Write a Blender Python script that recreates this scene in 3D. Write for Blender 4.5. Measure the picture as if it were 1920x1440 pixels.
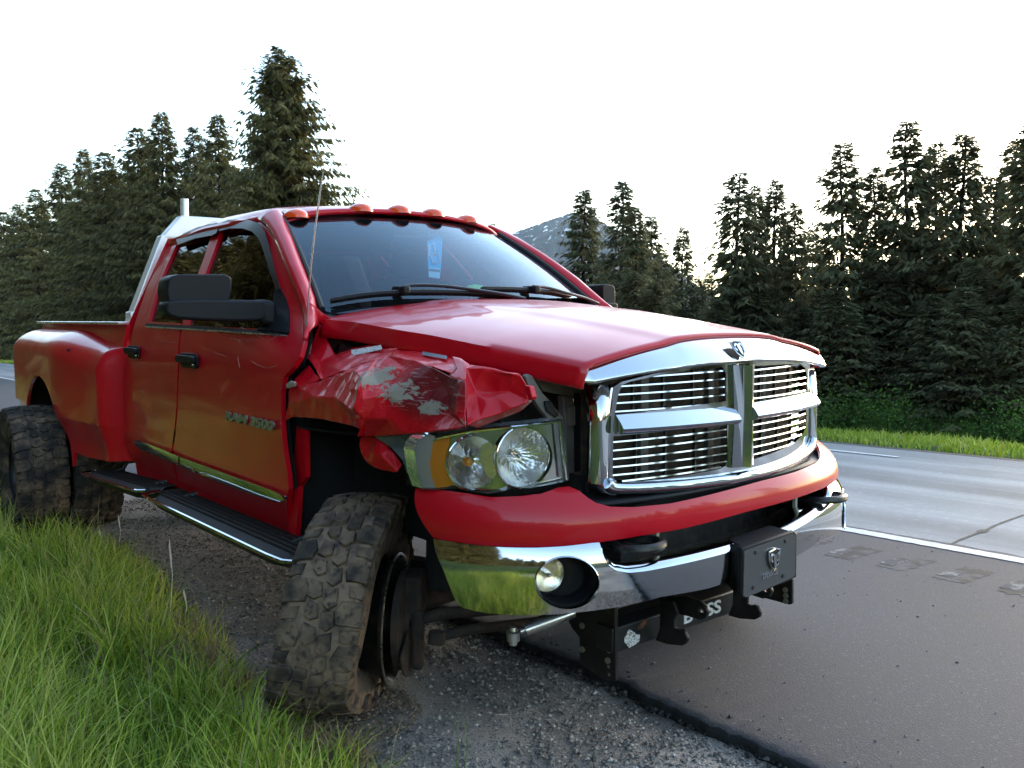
import bpy, bmesh, math, random
import numpy as np
from mathutils import Vector, Matrix, geometry, noise as mnoise
rad = math.radians
rng = random.Random(7)
nrg = np.random.default_rng(7)
scene = bpy.context.scene
for o in list(bpy.data.objects): bpy.data.objects.remove(o)
COL = scene.collection

# ---------------------------------------------------------------- camera, sky, sun, exposure
# camera solved from known dimensions of the truck (body frame: X forward, Y to its left, Z up)
RC = np.array([[0.6203499, 0.78430691, -0.0053549], [0.0570837, -0.05195771, -0.99701647], [-0.78224514, 0.61819339, -0.0770031]])
CC = np.array([2.77247805, -2.38263512, 1.42114063]); FC = 1634.39
EYE = 1.31
UP = np.array([-0.02319076, 0.02516636, 0.99941425]); UP /= np.linalg.norm(UP)
def ray(x, y): return RC.T @ np.array([(x-960)/FC, (y-720)/FC, 1.0])
_d = -ray(-327, 652); XW = _d - UP*(_d@UP); XW /= np.linalg.norm(XW); YW = np.cross(UP, XW)
BW = np.array([XW, YW, UP]); Z0 = EYE - (BW@CC)[2]           # body frame -> world
TRUCK_M = Matrix([list(BW[0])+[0], list(BW[1])+[0], list(BW[2])+[Z0], [0, 0, 0, 1]])
def wp(p): q = BW@np.array(p); return Vector((q[0], q[1], q[2]+Z0))
cd = bpy.data.cameras.new('camera'); cam = bpy.data.objects.new('camera', cd); COL.objects.link(cam); scene.camera = cam
rows = BW@RC.T                                              # columns: right, down, forward
cw = wp(CC)
cam.matrix_world = Matrix([[rows[0][0], -rows[0][1], -rows[0][2], cw[0]], [rows[1][0], -rows[1][1], -rows[1][2], cw[1]], [rows[2][0], -rows[2][1], -rows[2][2], cw[2]], [0, 0, 0, 1]])
cd.sensor_width = 36; cd.sensor_fit = 'HORIZONTAL'; cd.lens = 36*FC/1920; cd.clip_start = .02; cd.clip_end = 9000
SUN_EL, SUN_AZ = 14.0, 100.0        # azimuth: direction the light comes from, degrees from +X towards +Y
w = bpy.data.worlds.new('World'); scene.world = w; w.use_nodes = True
wn = w.node_tree.nodes; wn.clear()
sky = wn.new('ShaderNodeTexSky'); sky.sky_type = 'NISHITA'; sky.sun_disc = False
sky.sun_elevation = rad(SUN_EL); sky.sun_rotation = rad(90-SUN_AZ); sky.air_density = 1.1; sky.dust_density = .8; sky.ozone_density = 1.5
bg = wn.new('ShaderNodeBackground'); bg.inputs[1].default_value = .15
wo = wn.new('ShaderNodeOutputWorld'); wb = wn.new('ShaderNodeMix'); wb.data_type = 'RGBA'; wb.blend_type = 'MULTIPLY'; wb.inputs[0].default_value = 1; wb.inputs[7].default_value = (1.03, .98, .91, 1)   # the camera's white balance
w.node_tree.links.new(sky.outputs[0], wb.inputs[6]); w.node_tree.links.new(wb.outputs[2], bg.inputs[0]); w.node_tree.links.new(bg.outputs[0], wo.inputs[0])
sl = bpy.data.lights.new('sun', 'SUN'); sl.energy = .5; sl.angle = rad(40); sl.color = (1, .92, .85)
so = bpy.data.objects.new('sun', sl); COL.objects.link(so)
sdir = Vector((math.cos(rad(SUN_AZ))*math.cos(rad(SUN_EL)), math.sin(rad(SUN_AZ))*math.cos(rad(SUN_EL)), math.sin(rad(SUN_EL))))
so.rotation_euler = sdir.to_track_quat('Z', 'Y').to_euler(); so.location = (0, 0, 20)
scene.view_settings.view_transform = 'Standard'; scene.view_settings.look = 'None'; scene.view_settings.gamma = 1
scene.view_settings.use_curve_mapping = False; scene.view_settings.exposure = 2.65
scene.render.engine = 'CYCLES'

# ---------------------------------------------------------------- materials
MATS = {}
def mat(name, base=(.5, .5, .5), rough=.5, metal=0., coat=0., spec=.5, bump=None, noise=None, rnoise=None, alpha=None, emit=None, coatr=.03):
    """noise=(scale, colour2, lo, hi, detail): patches of a second colour; bump=(scale, strength, distance)"""
    m = bpy.data.materials.new(name); m.use_nodes = True; nt = m.node_tree; n = nt.nodes; l = nt.links
    b = n['Principled BSDF']; b.inputs['Base Color'].default_value = (*base, 1); b.inputs['Roughness'].default_value = rough
    b.inputs['Metallic'].default_value = metal; b.inputs['Coat Weight'].default_value = coat; b.inputs['Coat Roughness'].default_value = coatr
    b.inputs['Specular IOR Level'].default_value = spec
    tc = n.new('ShaderNodeTexCoord')
    last = None
    if noise:
        for sc, c2, lo, hi, det in (noise if isinstance(noise, list) else [noise]):
            t = n.new('ShaderNodeTexNoise'); t.inputs['Scale'].default_value = sc; t.inputs['Detail'].default_value = det; l.new(tc.outputs['Object'], t.inputs['Vector'])
            r = n.new('ShaderNodeMapRange'); r.inputs[1].default_value = lo; r.inputs[2].default_value = hi; l.new(t.outputs[0], r.inputs[0])
            mx = n.new('ShaderNodeMix'); mx.data_type = 'RGBA'; l.new(r.outputs[0], mx.inputs[0]); mx.inputs[7].default_value = (*c2, 1)
            if last is None: mx.inputs[6].default_value = (*base, 1)
            else: l.new(last, mx.inputs[6])
            last = mx.outputs[2]
        l.new(last, b.inputs['Base Color'])
    if rnoise:
        sc, lo, hi = rnoise
        t = n.new('ShaderNodeTexNoise'); t.inputs['Scale'].default_value = sc; t.inputs['Detail'].default_value = 6; l.new(tc.outputs['Object'], t.inputs['Vector'])
        r = n.new('ShaderNodeMapRange'); r.inputs[1].default_value = .3; r.inputs[2].default_value = .7; r.inputs[3].default_value = lo; r.inputs[4].default_value = hi
        l.new(t.outputs[0], r.inputs[0]); l.new(r.outputs[0], b.inputs['Roughness'])
    if bump:
        sc, st, di = bump
        t = n.new('ShaderNodeTexNoise'); t.inputs['Scale'].default_value = sc; t.inputs['Detail'].default_value = 5; l.new(tc.outputs['Object'], t.inputs['Vector'])
        bp = n.new('ShaderNodeBump'); bp.inputs['Strength'].default_value = st; bp.inputs['Distance'].default_value = di
        l.new(t.outputs[0], bp.inputs['Height']); l.new(bp.outputs[0], b.inputs['Normal'])
    if emit:
        b.inputs['Emission Color'].default_value = (*emit[0], 1); b.inputs['Emission Strength'].default_value = emit[1]
    MATS[name] = m; return m
PAINT = mat('red_paint', (.50, .001, .010), .35, .0, .48, .25, rnoise=(3, .28, .40), coatr=.035, noise=[(9, (.43, .014, .022), .55, .85, 8), (2.2, (.46, .002, .010), .4, .7, 5)])
PAINT2 = mat('red_paint_raw', (.56, .002, .010), .42, .0, .3, .3, rnoise=(6, .32, .5), coatr=.08)
CHROME = mat('chrome', (.60, .62, .64), .05, 1., rnoise=(4, .03, .09))
BLACKP = mat('black_plastic', (.010, .010, .012), .5, spec=.2, bump=(400, .15, .001))
SATIN = mat('satin_black', (.012, .012, .013), .35)
STEELB = mat('black_steel', (.006, .006, .006), .5, bump=(60, .2, .002), noise=(9, (.05, .028, .015), .62, .8, 4))
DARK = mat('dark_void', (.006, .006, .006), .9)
RUBBER = mat('rubber_seal', (.012, .012, .012), .6)
ALU = mat('aluminium', (.62, .62, .60), .28, .9, rnoise=(12, .2, .4))
RACKM = mat('rack_aluminium', (.85, .84, .82), .4, .6, rnoise=(12, .3, .5))
RUST = mat('rusty_steel', (.016, .011, .009), .85, .0, noise=(20, (.045, .024, .014), .45, .65, 6), bump=(50, .4, .003))
GREYST = mat('grey_primer_steel', (.20, .185, .165), .5, .1, noise=(8, (.12, .11, .095), .4, .7, 5))
LINER = mat('grey_liner', (.10, .11, .125), .5, bump=(30, .2, .002))
AMBER = mat('amber_lens', (1., .36, .02), .18, coat=.8)
MARK = mat('orange_marker_lens', (.85, .085, .010), .2, coat=.6, bump=(90, .3, .002))
WHITEP = mat('white_print', (.75, .75, .74), .5)
PAPER = mat('sticker_paper', (.72, .70, .66), .6, noise=(160, (.25, .25, .26), .5, .62, 3))
def tyre_mat(name, dust):
    return mat(name, (.024, .021, .019), .85, spec=.25, bump=(70, .5, .003), noise=[(9, (.17, .118, .078), .46-dust, .74-dust, 6), (45, (.03, .026, .023), .5, .7, 3)])
TYRE = tyre_mat('tyre_rubber_dusty', .14); TYRE2 = tyre_mat('tyre_rubber', .04); TYREDUST = mat('tyre_groove_dust', (.19, .130, .086), .95, noise=(25, (.035, .028, .023), .45, .7, 5), bump=(90, .4, .003))

# glass: clear coat over see-through, real reflections at grazing angles
def glass_mat(name, tint, refl=1.0, rough=.0, dirt=0., ior=1.52):
    m = bpy.data.materials.new(name); m.use_nodes = True; nt = m.node_tree; n = nt.nodes; n.clear(); l = nt.links
    o = n.new('ShaderNodeOutputMaterial'); tr = n.new('ShaderNodeBsdfTransparent'); tr.inputs[0].default_value = (*tint, 1)
    g = n.new('ShaderNodeBsdfGlossy'); g.inputs['Roughness'].default_value = rough; g.inputs[0].default_value = (*(refl if isinstance(refl, tuple) else (refl,)*3), 1)
    f = n.new('ShaderNodeFresnel'); f.inputs[0].default_value = ior; mx = n.new('ShaderNodeMixShader')
    l.new(f.outputs[0], mx.inputs[0]); l.new(tr.outputs[0], mx.inputs[1]); l.new(g.outputs[0], mx.inputs[2]); out = mx
    if dirt:
        d = n.new('ShaderNodeBsdfDiffuse'); d.inputs[0].default_value = (.35, .38, .40, 1); m2 = n.new('ShaderNodeMixShader')
        t = n.new('ShaderNodeTexNoise'); t.inputs['Scale'].default_value = 2.5; r = n.new('ShaderNodeMapRange'); r.inputs[3].default_value = dirt*.5; r.inputs[4].default_value = dirt
        tc = n.new('ShaderNodeTexCoord'); l.new(tc.outputs['Object'], t.inputs[0]); l.new(t.outputs[0], r.inputs[0]); l.new(r.outputs[0], m2.inputs[0])
        l.new(mx.outputs[0], m2.inputs[1]); l.new(d.outputs[0], m2.inputs[2]); out = m2
    l.new(out.outputs[0], o.inputs[0]); return m
WGLASS = glass_mat('windscreen_glass', (.90, .95, .97), (.72, .88, 1.), dirt=.012, ior=1.7)
SGLASS = glass_mat('tinted_glass', (.02, .02, .025), ior=1.3)
LENS = glass_mat('clear_lens', (.97, .97, .97), rough=.01, dirt=.0)

# ---------------------------------------------------------------- mesh helpers
def link(o, parent=None): COL.objects.link(o); o.parent = parent; return o
def mk(name, V, F, m, parent=None, sharp=40, label=None, thick=0, off=-1, sub=0, bevel=0, kind=None):
    me = bpy.data.meshes.new(name); me.from_pydata([tuple(v) for v in V], [], [tuple(f) for f in F]); me.validate(); me.update()
    me.materials.append(m); me.polygons.foreach_set('use_smooth', [True]*len(me.polygons))
    if sharp is not None and sharp < 180: me.set_sharp_from_angle(angle=rad(sharp))
    o = bpy.data.objects.new(name, me); link(o, parent)
    if bevel: b = o.modifiers.new('b', 'BEVEL'); b.width = bevel; b.segments = 3; b.limit_method = 'ANGLE'; b.angle_limit = rad(30)
    if sub: s = o.modifiers.new('s', 'SUBSURF'); s.levels = sub; s.render_levels = sub
    if thick: s = o.modifiers.new('t', 'SOLIDIFY'); s.thickness = thick; s.offset = off
    if label: o['label'] = label
    if kind: o['kind'] = kind
    return o
class MB:
    """collects shapes into one mesh"""
    def __init__(s): s.V = []; s.F = []
    def add(s, V, F): k = len(s.V); s.V += [Vector(v) for v in V]; s.F += [tuple(i+k for i in f) for f in F]; return s
    def box(s, c, d, M=None):
        P = [Vector((x*d[0]/2, y*d[1]/2, z*d[2]/2)) for x in (-1, 1) for y in (-1, 1) for z in (-1, 1)]
        if M: P = [M@p for p in P]
        return s.add([p+Vector(c) for p in P], [(0, 1, 3, 2), (4, 6, 7, 5), (0, 4, 5, 1), (2, 3, 7, 6), (0, 2, 6, 4), (1, 5, 7, 3)])
    def tube(s, pts, r, n=8, cap=True):
        pts = [Vector(p) for p in pts]; rr = r if isinstance(r, (list, tuple)) else [r]*len(pts); V = []; F = []
        T0 = (pts[1]-pts[0]).normalized(); a = T0.orthogonal().normalized()
        for i, p in enumerate(pts):
            t = ((pts[min(i+1, len(pts)-1)]-pts[max(i-1, 0)])).normalized(); a = (a-t*a.dot(t)).normalized(); b = t.cross(a)
            V += [p+(a*math.cos(2*math.pi*k/n)+b*math.sin(2*math.pi*k/n))*rr[i] for k in range(n)]
        for i in range(len(pts)-1):
            for k in range(n): F.append((i*n+k, i*n+(k+1) % n, (i+1)*n+(k+1) % n, (i+1)*n+k))
        if cap: F.append(tuple(range(n))[::-1]); F.append(tuple((len(pts)-1)*n+k for k in range(n)))
        return s.add(V, F)
    def lathe(s, c, axis, prof, n=24):
        """prof: (distance along axis, radius)"""
        ax = Vector(axis).normalized(); a = ax.orthogonal().normalized(); b = ax.cross(a); c = Vector(c); V = []; F = []
        for h, r in prof: V += [c+ax*h+(a*math.cos(2*math.pi*k/n)+b*math.sin(2*math.pi*k/n))*r for k in range(n)]
        for i in range(len(prof)-1):
            for k in range(n): F.append((i*n+k, i*n+(k+1) % n, (i+1)*n+(k+1) % n, (i+1)*n+k))
        return s.add(V, F)
    def prism(s, poly, d):
        """closed 3-D outline pushed along vector d"""
        P = [Vector(p) for p in poly]; d = Vector(d); n = len(P)
        return s.add(P+[p+d for p in P], [tuple(range(n)), tuple(range(n, 2*n))[::-1]]+[(i, n+i, n+(i+1) % n, (i+1) % n) for i in range(n)])
    def build(s, name, m, parent=None, **k):
        o = mk(name, s.V, s.F, m, parent, **k)
        bm = bmesh.new(); bm.from_mesh(o.data); bmesh.ops.recalc_face_normals(bm, faces=bm.faces); bm.to_mesh(o.data); bm.free(); return o
def spline(pts, n=6, closed=False):
    P = [np.array(p, float) for p in pts]; N = len(P); out = []
    for i in range(N if closed else N-1):
        p0 = P[(i-1) % N] if closed or i > 0 else P[0]; p1 = P[i]; p2 = P[(i+1) % N]; p3 = P[(i+2) % N] if closed or i+2 < N else P[-1]
        for k in range(n):
            t = k/n; out.append(.5*((2*p1)+(-p0+p2)*t+(2*p0-5*p1+4*p2-p3)*t*t+(-p0+3*p1-3*p2+p3)*t**3))
    if not closed: out.append(P[-1])
    return out
def resample(pts, step):
    out = []; P = [np.array(p, float) for p in pts]
    for i in range(len(P)):
        a, b = P[i], P[(i+1) % len(P)]; n = max(1, int(np.linalg.norm(b-a)/step))
        out += [a+(b-a)*k/n for k in range(n)]
    return out
def inside(p, poly):
    x, y = p; c = False; n = len(poly)
    for i in range(n):
        x1, y1 = poly[i]; x2, y2 = poly[i-1]
        if (y1 > y) != (y2 > y) and x < (x2-x1)*(y-y1)/(y2-y1)+x1: c = not c
    return c
def tri2d(outline, holes=(), step=.05, extra=()):
    loops = [resample(outline, step)]+[resample(h, step) for h in holes]
    V = []; E = []
    for L in loops:
        k = len(V); V += [tuple(p) for p in L]; E += [(k+i, k+(i+1) % len(L)) for i in range(len(L))]
    A = np.array(loops[0]); x0, y0 = A.min(0); x1, y1 = A.max(0); B = np.array(V)
    for i, x in enumerate(np.arange(x0+step/2, x1, step)):
        for y in np.arange(y0+(step/2 if i % 2 else step*.9), y1, step):
            if inside((x, y), loops[0]) and not any(inside((x, y), h) for h in loops[1:]) and np.min(np.hypot(B[:, 0]-x, B[:, 1]-y)) > step*.45: V.append((x, y))
    V += [tuple(e) for e in extra]
    r = geometry.delaunay_2d_cdt([Vector(v) for v in V], E, [], 0, 1e-6)
    VV = [tuple(v) for v in r[0]]; FF = []
    for f in r[2]:
        cx = sum(VV[i][0] for i in f)/len(f); cy = sum(VV[i][1] for i in f)/len(f)
        if inside((cx, cy), loops[0]) and not any(inside((cx, cy), h) for h in loops[1:]): FF.append(tuple(f))
    return VV, FF
def project(P):
    q = RC@(np.array(P)-CC); return q[:2]/q[2]*FC+np.array([960, 720])
def inv(F, x, y, g):
    """surface parameters of the surface point seen in direction (x, y) of the solved camera"""
    u = np.array(g, float)
    for _ in range(25):
        p = project(F(*u)); r = p-np.array([x, y])
        if abs(r).max() < .02: break
        J = np.array([(project(F(u[0]+1e-4, u[1]))-p)/1e-4, (project(F(u[0], u[1]+1e-4))-p)/1e-4]).T
        try: s = np.linalg.solve(J, -r)
        except Exception: break
        m = abs(s).max(); u = u+s*(min(1, .3/m) if m > 0 else 1)
    return u
def at(x, y, ax, v):
    d = ray(x, y); t = (v-CC[ax])/d[ax]; return Vector(CC+t*d)
def panel(name, outline, F, m, parent, holes=(), step=.05, thick=.006, flip=False, px=None, sharp=None, bevel=0, **k):
    """sheet of bodywork cut to an outline given in surface parameters; true surface normals, folded edges of the given thickness"""
    VV, FF = tri2d(outline, holes, step); e = .006
    V = []; N = []
    for u, v in VV:
        P = Vector(F(u, v)); du = Vector(F(u+e, v))-Vector(F(u-e, v)); dv = Vector(F(u, v+e))-Vector(F(u, v-e)); V.append(P); N.append(du.cross(dv).normalized())
    c = Vector(np.mean(np.array(V), 0)); core = Vector((min(c.x, -.1) if abs(c.y) > .9 else c.x-1, 0, .8)); nm = sum(N, Vector())
    if (nm.dot(c-core) < 0) != flip: N = [-q for q in N]
    out = []
    for f in FF:
        g = (V[f[1]]-V[f[0]]).cross(V[f[2]]-V[f[0]]); out.append(f if g.dot(N[f[0]]) > 0 else f[::-1])
    FF = out; nf = len(V); LN = [N[i] for f in FF for i in f]; FA = list(FF); VA = list(V)
    if thick:
        cnt = {}
        for f in FF:
            for i in range(3): a_, b_ = f[i], f[(i+1) % 3]; cnt[(a_, b_)] = 1
        bd = [(a_, b_) for a_, b_ in cnt if (b_, a_) not in cnt]; idx = {}
        for a_, b_ in bd:
            for q in (a_, b_):
                if q not in idx: idx[q] = len(VA); VA += [V[q]-N[q]*.0, V[q]-N[q]*thick]
            w_ = (idx[a_], idx[a_]+1, idx[b_]+1, idx[b_]); g = (VA[w_[1]]-VA[w_[0]]).cross(VA[w_[3]]-VA[w_[0]])
            if g.length > 0: g.normalize()
            FA.append(w_); LN += [g]*4
    me = bpy.data.meshes.new(name); me.from_pydata([tuple(v) for v in VA], [], FA); me.update(); me.materials.append(m)
    me.polygons.foreach_set('use_smooth', [True]*len(me.polygons)); me.normals_split_custom_set([tuple(q) if q.length > .5 else (0, 0, 1) for q in LN])
    o = link(bpy.data.objects.new(name, me), parent)
    if k.get('label'): o['label'] = k['label']
    return o
def grid(name, F, us, vs, m, parent, flip=False, **k):
    V = [F(u, v) for u in us for v in vs]; nv = len(vs); Fc = []
    for i in range(len(us)-1):
        for j in range(nv-1):
            q = (i*nv+j, (i+1)*nv+j, (i+1)*nv+j+1, i*nv+j+1); Fc.append(q[::-1] if flip else q)
    return mk(name, V, Fc, m, parent, **k)
def mirror_copy(o, parent, name=None):
    """the same part on the truck's other side"""
    s = o.data; V = [(v.co.x, -v.co.y, v.co.z) for v in s.vertices]; F = []; LN = []; cn = s.corner_normals
    for q in s.polygons:
        F.append(tuple(q.vertices)[::-1]); LN += [(cn[i].vector.x, -cn[i].vector.y, cn[i].vector.z) for i in list(q.loop_indices)[::-1]]
    me = bpy.data.meshes.new(s.name); me.from_pydata(V, [], F); me.update()
    for mm in s.materials: me.materials.append(mm)
    me.polygons.foreach_set('use_smooth', [q.use_smooth for q in s.polygons]); c = o.copy(); c.data = me
    if s.has_custom_normals: me.normals_split_custom_set(LN)
    elif not o.modifiers or True: me.set_sharp_from_angle(angle=rad(40))
    link(c, parent); return c
def text(s, size, depth, m, M, parent, name='lettering', fit=None, **k):
    cu = bpy.data.curves.new('t', 'FONT'); cu.body = s; cu.size = size; cu.extrude = depth; cu.align_x = 'CENTER'; cu.align_y = 'CENTER'; cu.resolution_u = 3
    for a, b in k.items(): setattr(cu, a, b)
    t = bpy.data.objects.new('t', cu); COL.objects.link(t); dg = bpy.context.evaluated_depsgraph_get(); dg.update()
    me = bpy.data.meshes.new_from_object(t.evaluated_get(dg)); bpy.data.objects.remove(t)
    xs = [v.co.x for v in me.vertices]; sx = fit/(max(xs)-min(xs)) if fit else 1
    for v in me.vertices: v.co = M@Vector((v.co.x*sx, v.co.y, v.co.z))
    me.materials.clear(); me.materials.append(m); return link(bpy.data.objects.new(name, me), parent)
def thing(name, label, cat, loc=(0, 0, 0), M=None, group=None):
    o = bpy.data.objects.new(name, None); o.empty_display_size = .2; COL.objects.link(o)
    if M: o.matrix_world = M
    else: o.location = loc
    return tag(o, label, cat, group)
def tag(o, label, cat, group=None):
    o['label'] = label; o['category'] = cat
    if group: o['group'] = group
    return o
def frame(o, x, y, z): # 4x4 from origin and axes
    return Matrix([[x[i], y[i], z[i], o[i]] for i in range(3)]+[[0, 0, 0, 1]])

# ================================================================ TRUCK (body frame)
T = thing('pickup_truck', 'red crew-cab dual rear wheel pickup with a crumpled front fender and a flat front tyre', 'pickup truck', M=TRUCK_M)
ZS = [.40, .56, .68, .715, .80, 1.0, 1.2, 1.33, 1.40, 1.60, 1.80, 1.90, 1.96]
YS = [.93, .955, .992, 1.012, 1.002, 1.008, 1.0, .978, .958, .872, .755, .695, .64]
def ys(z): return float(np.interp(z, ZS, YS))
_zz = np.linspace(.3, 2.06, 353); _yy = np.array([ys(z) for z in _zz]); _kk = np.exp(-(np.arange(-30, 31)/10.)**2/2*2.2); _kk /= _kk.sum()
_yy = np.convolve(np.pad(_yy, 30, mode='edge'), _kk, 'valid')
def sm(a, b, x): t = min(1, max(0, (x-a)/(b-a))); return t*t*(3-2*t)
def ys(z): return float(np.interp(z, _zz, _yy))
def Fs(X, z, o=0.): return Vector((X, -(ys(z)+o-.04*max(0, X+.9)**2-.105*min(1, max(0, (X+1.35)/.9))**1.5*sm(1.22, 1.50, z)), z))
def Fso(o): return lambda X, z: Fs(X, z, o)
GS = (-1.5, 1.2)
def spx(pts, o=0., g=GS): return [tuple(inv(Fso(o), x, y, g)) for x, y in pts]

# ---- doors: seam between them near x = 335 px
front_door_px = [(541, 992), (541, 917), (539, 888), (532, 847), (527, 790), (527, 735), (532, 707), (550, 687), (562, 668), (570, 640), (574, 600), (573, 585), (559, 548), (547, 517), (535, 489), (526, 466), (515, 445), (503, 428), (490, 418), (474, 413), (440, 411), (414, 416), (405, 424), (394, 448), (380, 490), (361, 545), (343, 605), (337, 680), (334, 760), (334, 900)]
front_win_px = [(350, 610), (368, 560), (387, 508), (402, 468), (416, 430), (440, 425), (462, 426), (478, 434), (490, 452), (503, 490), (516, 540), (532, 585), (537, 618)]
rear_door_px = [(331, 899), (331, 760), (334, 680), (340, 605), (358, 545), (377, 490), (391, 448), (402, 424), (398, 419), (370, 427), (340, 441), (327, 452), (312, 484), (296, 528), (276, 585), (262, 606), (248, 640), (237, 690), (236, 735), (241, 775), (249, 808), (263, 826), (263, 872)]
rear_win_px = [(279, 603), (290, 560), (307, 512), (330, 460), (365, 442), (399, 437), (386, 472), (368, 520), (350, 565), (340, 606)]
D1 = spx(front_door_px); W1 = spx(front_win_px); D2 = spx(rear_door_px); W2 = spx(rear_win_px)
def both(fn):
    """build on the near side, then mirror to the far side"""
    o = fn(); objs = [o] if not isinstance(o, list) else o
    par = {}
    for a in objs:
        pa = par.get(a.parent, T); par[a] = mirror_copy(a, pa)
    return o
def build_doors():
    out = []
    for D, Wn, hpx, hw in ((D1, W1, (358, 676), .25), (D2, W2, (254, 660), .22)):
        d = panel('door', D, Fs, PAINT, T, holes=[Wn], step=.045, thick=.02); out.append(d)
        out.append(panel('door_trim', D, Fso(-.035), DARK, d, holes=[Wn], step=.09, thick=0))
        g = panel('window', Wn, Fso(-.016), SGLASS, d, step=.1, thick=0); out.append(g)
        h = inv(Fs, *hpx, GS); b = MB(); z = h[1]; x0 = h[0]; y = -ys(z)
        # recessed cup and a pull bar over it
        prof = [(-.5, -.30), (-.5, .30), (-.40, .5), (.40, .5), (.5, .30), (.5, -.30), (.42, -.5), (-.42, -.5)]
        b.prism([(x0+hw*p, y-.003, z+.072*q) for p, q in prof], (0, -.012, 0))
        b.prism([(x0+hw*p*.98, y-.015, z+.008+.036*q) for p, q in prof], (0, -.024, 0))
        out.append(b.build('handle', BLACKP, d, bevel=.004)); k = MB(); k.lathe((x0+hw*.30, y-.016, z-.017), (0, -1, 0), [(0, .0), (.0, .009), (.004, .008), (.004, 0)], 12)
        out.append(k.build('lock', CHROME, d))
    return out
both(build_doors)
# ---- window surround: belt seal, rain visors, mirror sail
both(lambda: [panel('belt_seal', spx([(273, 606), (405, 613), (536, 622), (537, 628), (405, 619), (272, 611)], .004), Fso(.004), RUBBER, T, thick=.012, step=.05),
              panel('chrome_strip', spx([(272, 611), (405, 619), (537, 628), (537, 630), (405, 621.5), (272, 613.5)], .006), Fso(.006), ALU, T, thick=.006, step=.1)])
def visor(px, o):
    pts = spx(px, o); return panel('rain_visor', pts, Fso(o), SATIN, T, thick=.004, step=.03)
both(lambda: [visor([(411, 419), (428, 412), (450, 411), (469, 413), (486, 419), (496, 434), (504, 460), (512, 495), (525, 541), (519, 545), (510, 522), (501, 494), (491, 462), (483, 445), (472, 434), (455, 428), (430, 428), (411, 433)], .022),
              visor([(330, 449), (345, 437), (370, 426), (407, 417), (411, 424), (405, 437), (398, 441), (365, 447), (333, 459)], .024)])
both(lambda: panel('mirror_sail', spx([(514, 541), (525, 541), (534, 560), (540, 583), (540, 624), (480, 617), (500, 605), (508, 580)], .012), Fso(.012), BLACKP, T, thick=.02, step=.03))
# ---- pillars and cab corners
def Fa(X, z, o=0): return Vector((X, -(ys(z)-.004), z))
both(lambda: panel('cab_corner', spx([(263, 826), (249, 808), (240, 775), (235, 735), (236, 690), (247, 640), (260, 606), (274, 585), (294, 528), (310, 484), (326, 450), (318, 452), (297, 489), (283, 520), (270, 551), (260, 580), (252, 606), (243, 640), (232, 680), (229, 740), (233, 800), (240, 860), (262, 872)]), Fa, PAINT, T, thick=.02))
A0 = [(577, 640), (579, 600), (575, 583), (561, 546), (549, 515), (537, 487), (528, 464), (517, 442), (505, 425), (490, 413)]
A1 = [(590, 612), (588, 590), (584, 562), (577, 542), (568, 518), (556, 486), (546, 458), (536, 432), (528, 410), (521, 399)]
def Fw(u, v, o=0):   # u across (-1..1), v up (0..1)
    xb = -.285-.215*abs(u)**2.2; xt = -1.085-.105*abs(u)**2.2
    p = Vector((xb, .78*u, 1.452)).lerp(Vector((xt, .635*u, 1.932-.04*u*u)), v)
    n = Vector((.52, .10*u, .85)).normalized(); return p+n*(.02*math.sin(math.pi*v)+o)
def a_pillar():
    a = [Fs(*inv(Fs, x, y, GS)) for x, y in A0]; YA = [-.83, -.81, -.785, -.765, -.745, -.72, -.695, -.67, -.645, -.63]
    b = [Fw(*inv(Fw, x, y, (-1, .5))) for x, y in A1]
    def F(u, v):
        i = min(int(u), 8); t = u-i; p = a[i].lerp(a[i+1], t); q = b[i].lerp(b[i+1], t); m = p.lerp(q, v); return m+Vector((.03, -.02, .02))*(4*v*(1-v))*.55
    return grid('pillar', F, np.linspace(0, 9, 28), np.linspace(0, 1, 7), PAINT, T, thick=.02)
both(a_pillar)
# ---- windscreen
wind_px = [(632, 588), (660, 586), (720, 582), (780, 577), (830, 570), (880, 563), (960, 560), (1040, 559), (1108, 559), (1090, 540), (1060, 516), (1010, 480), (956, 444), (919, 429), (865, 421), (810, 415), (755, 411), (700, 408), (646, 406), (590, 405), (531, 407), (546, 448), (565, 500), (586, 555), (594, 571), (607, 583)]
WO = [tuple(inv(Fw, x, y, (0, .5))) for x, y in wind_px]
WI = [((p[0])*.945, .5+(p[1]-.52)*.90) for p in WO]
FRIT = mat('windscreen_frit', (.01, .011, .013), .12, coat=1)
ws = panel('windscreen', WO, Fw, WGLASS, T, thick=0, step=.06, flip=False)
panel('windscreen_frit', WO, lambda u, v: Fw(u, v, -.004), FRIT, ws, holes=[WI], thick=0, step=.06)
# ---- roof
def Fr(u, v):        # u: X from front to rear, v -1..1 across
    X = u; zc = np.interp(X, [-2.85, -2.5, -2.0, -1.5, -1.2, -1.07], [1.945, 1.985, 2.005, 1.995, 1.968, 1.937]); W = np.interp(X, [-2.8, -1.6, -1.05], [.70, .705, .66])
    a = abs(v); z = zc-.045*a*a-.07*a**9; return Vector((X-.10*a*a*(1 if X > -1.3 else max(0, (X+2.3))), W*v*(1.0 if a < .99 else 1.0), z))
grid('roof', Fr, np.linspace(-1.07, -2.69, 33), np.linspace(-1, 1, 41), PAINT, T, thick=.02)
def cant():
    def F(u, v):
        X = u; p = Fr(X, -1); zt = 1.86; q = Fs(X, 1.905-.03*max(0, (-X-2.1))*2); return p.lerp(Vector((p.x, q.y, q.z)), v)+Vector((0, -.012, .008))*math.sin(math.pi*v)
    return grid('roof_rail', F, np.linspace(-1.12, -2.62, 30), np.linspace(0, 1, 6), PAINT, T, flip=False, thick=.015)
both(cant)
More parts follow.
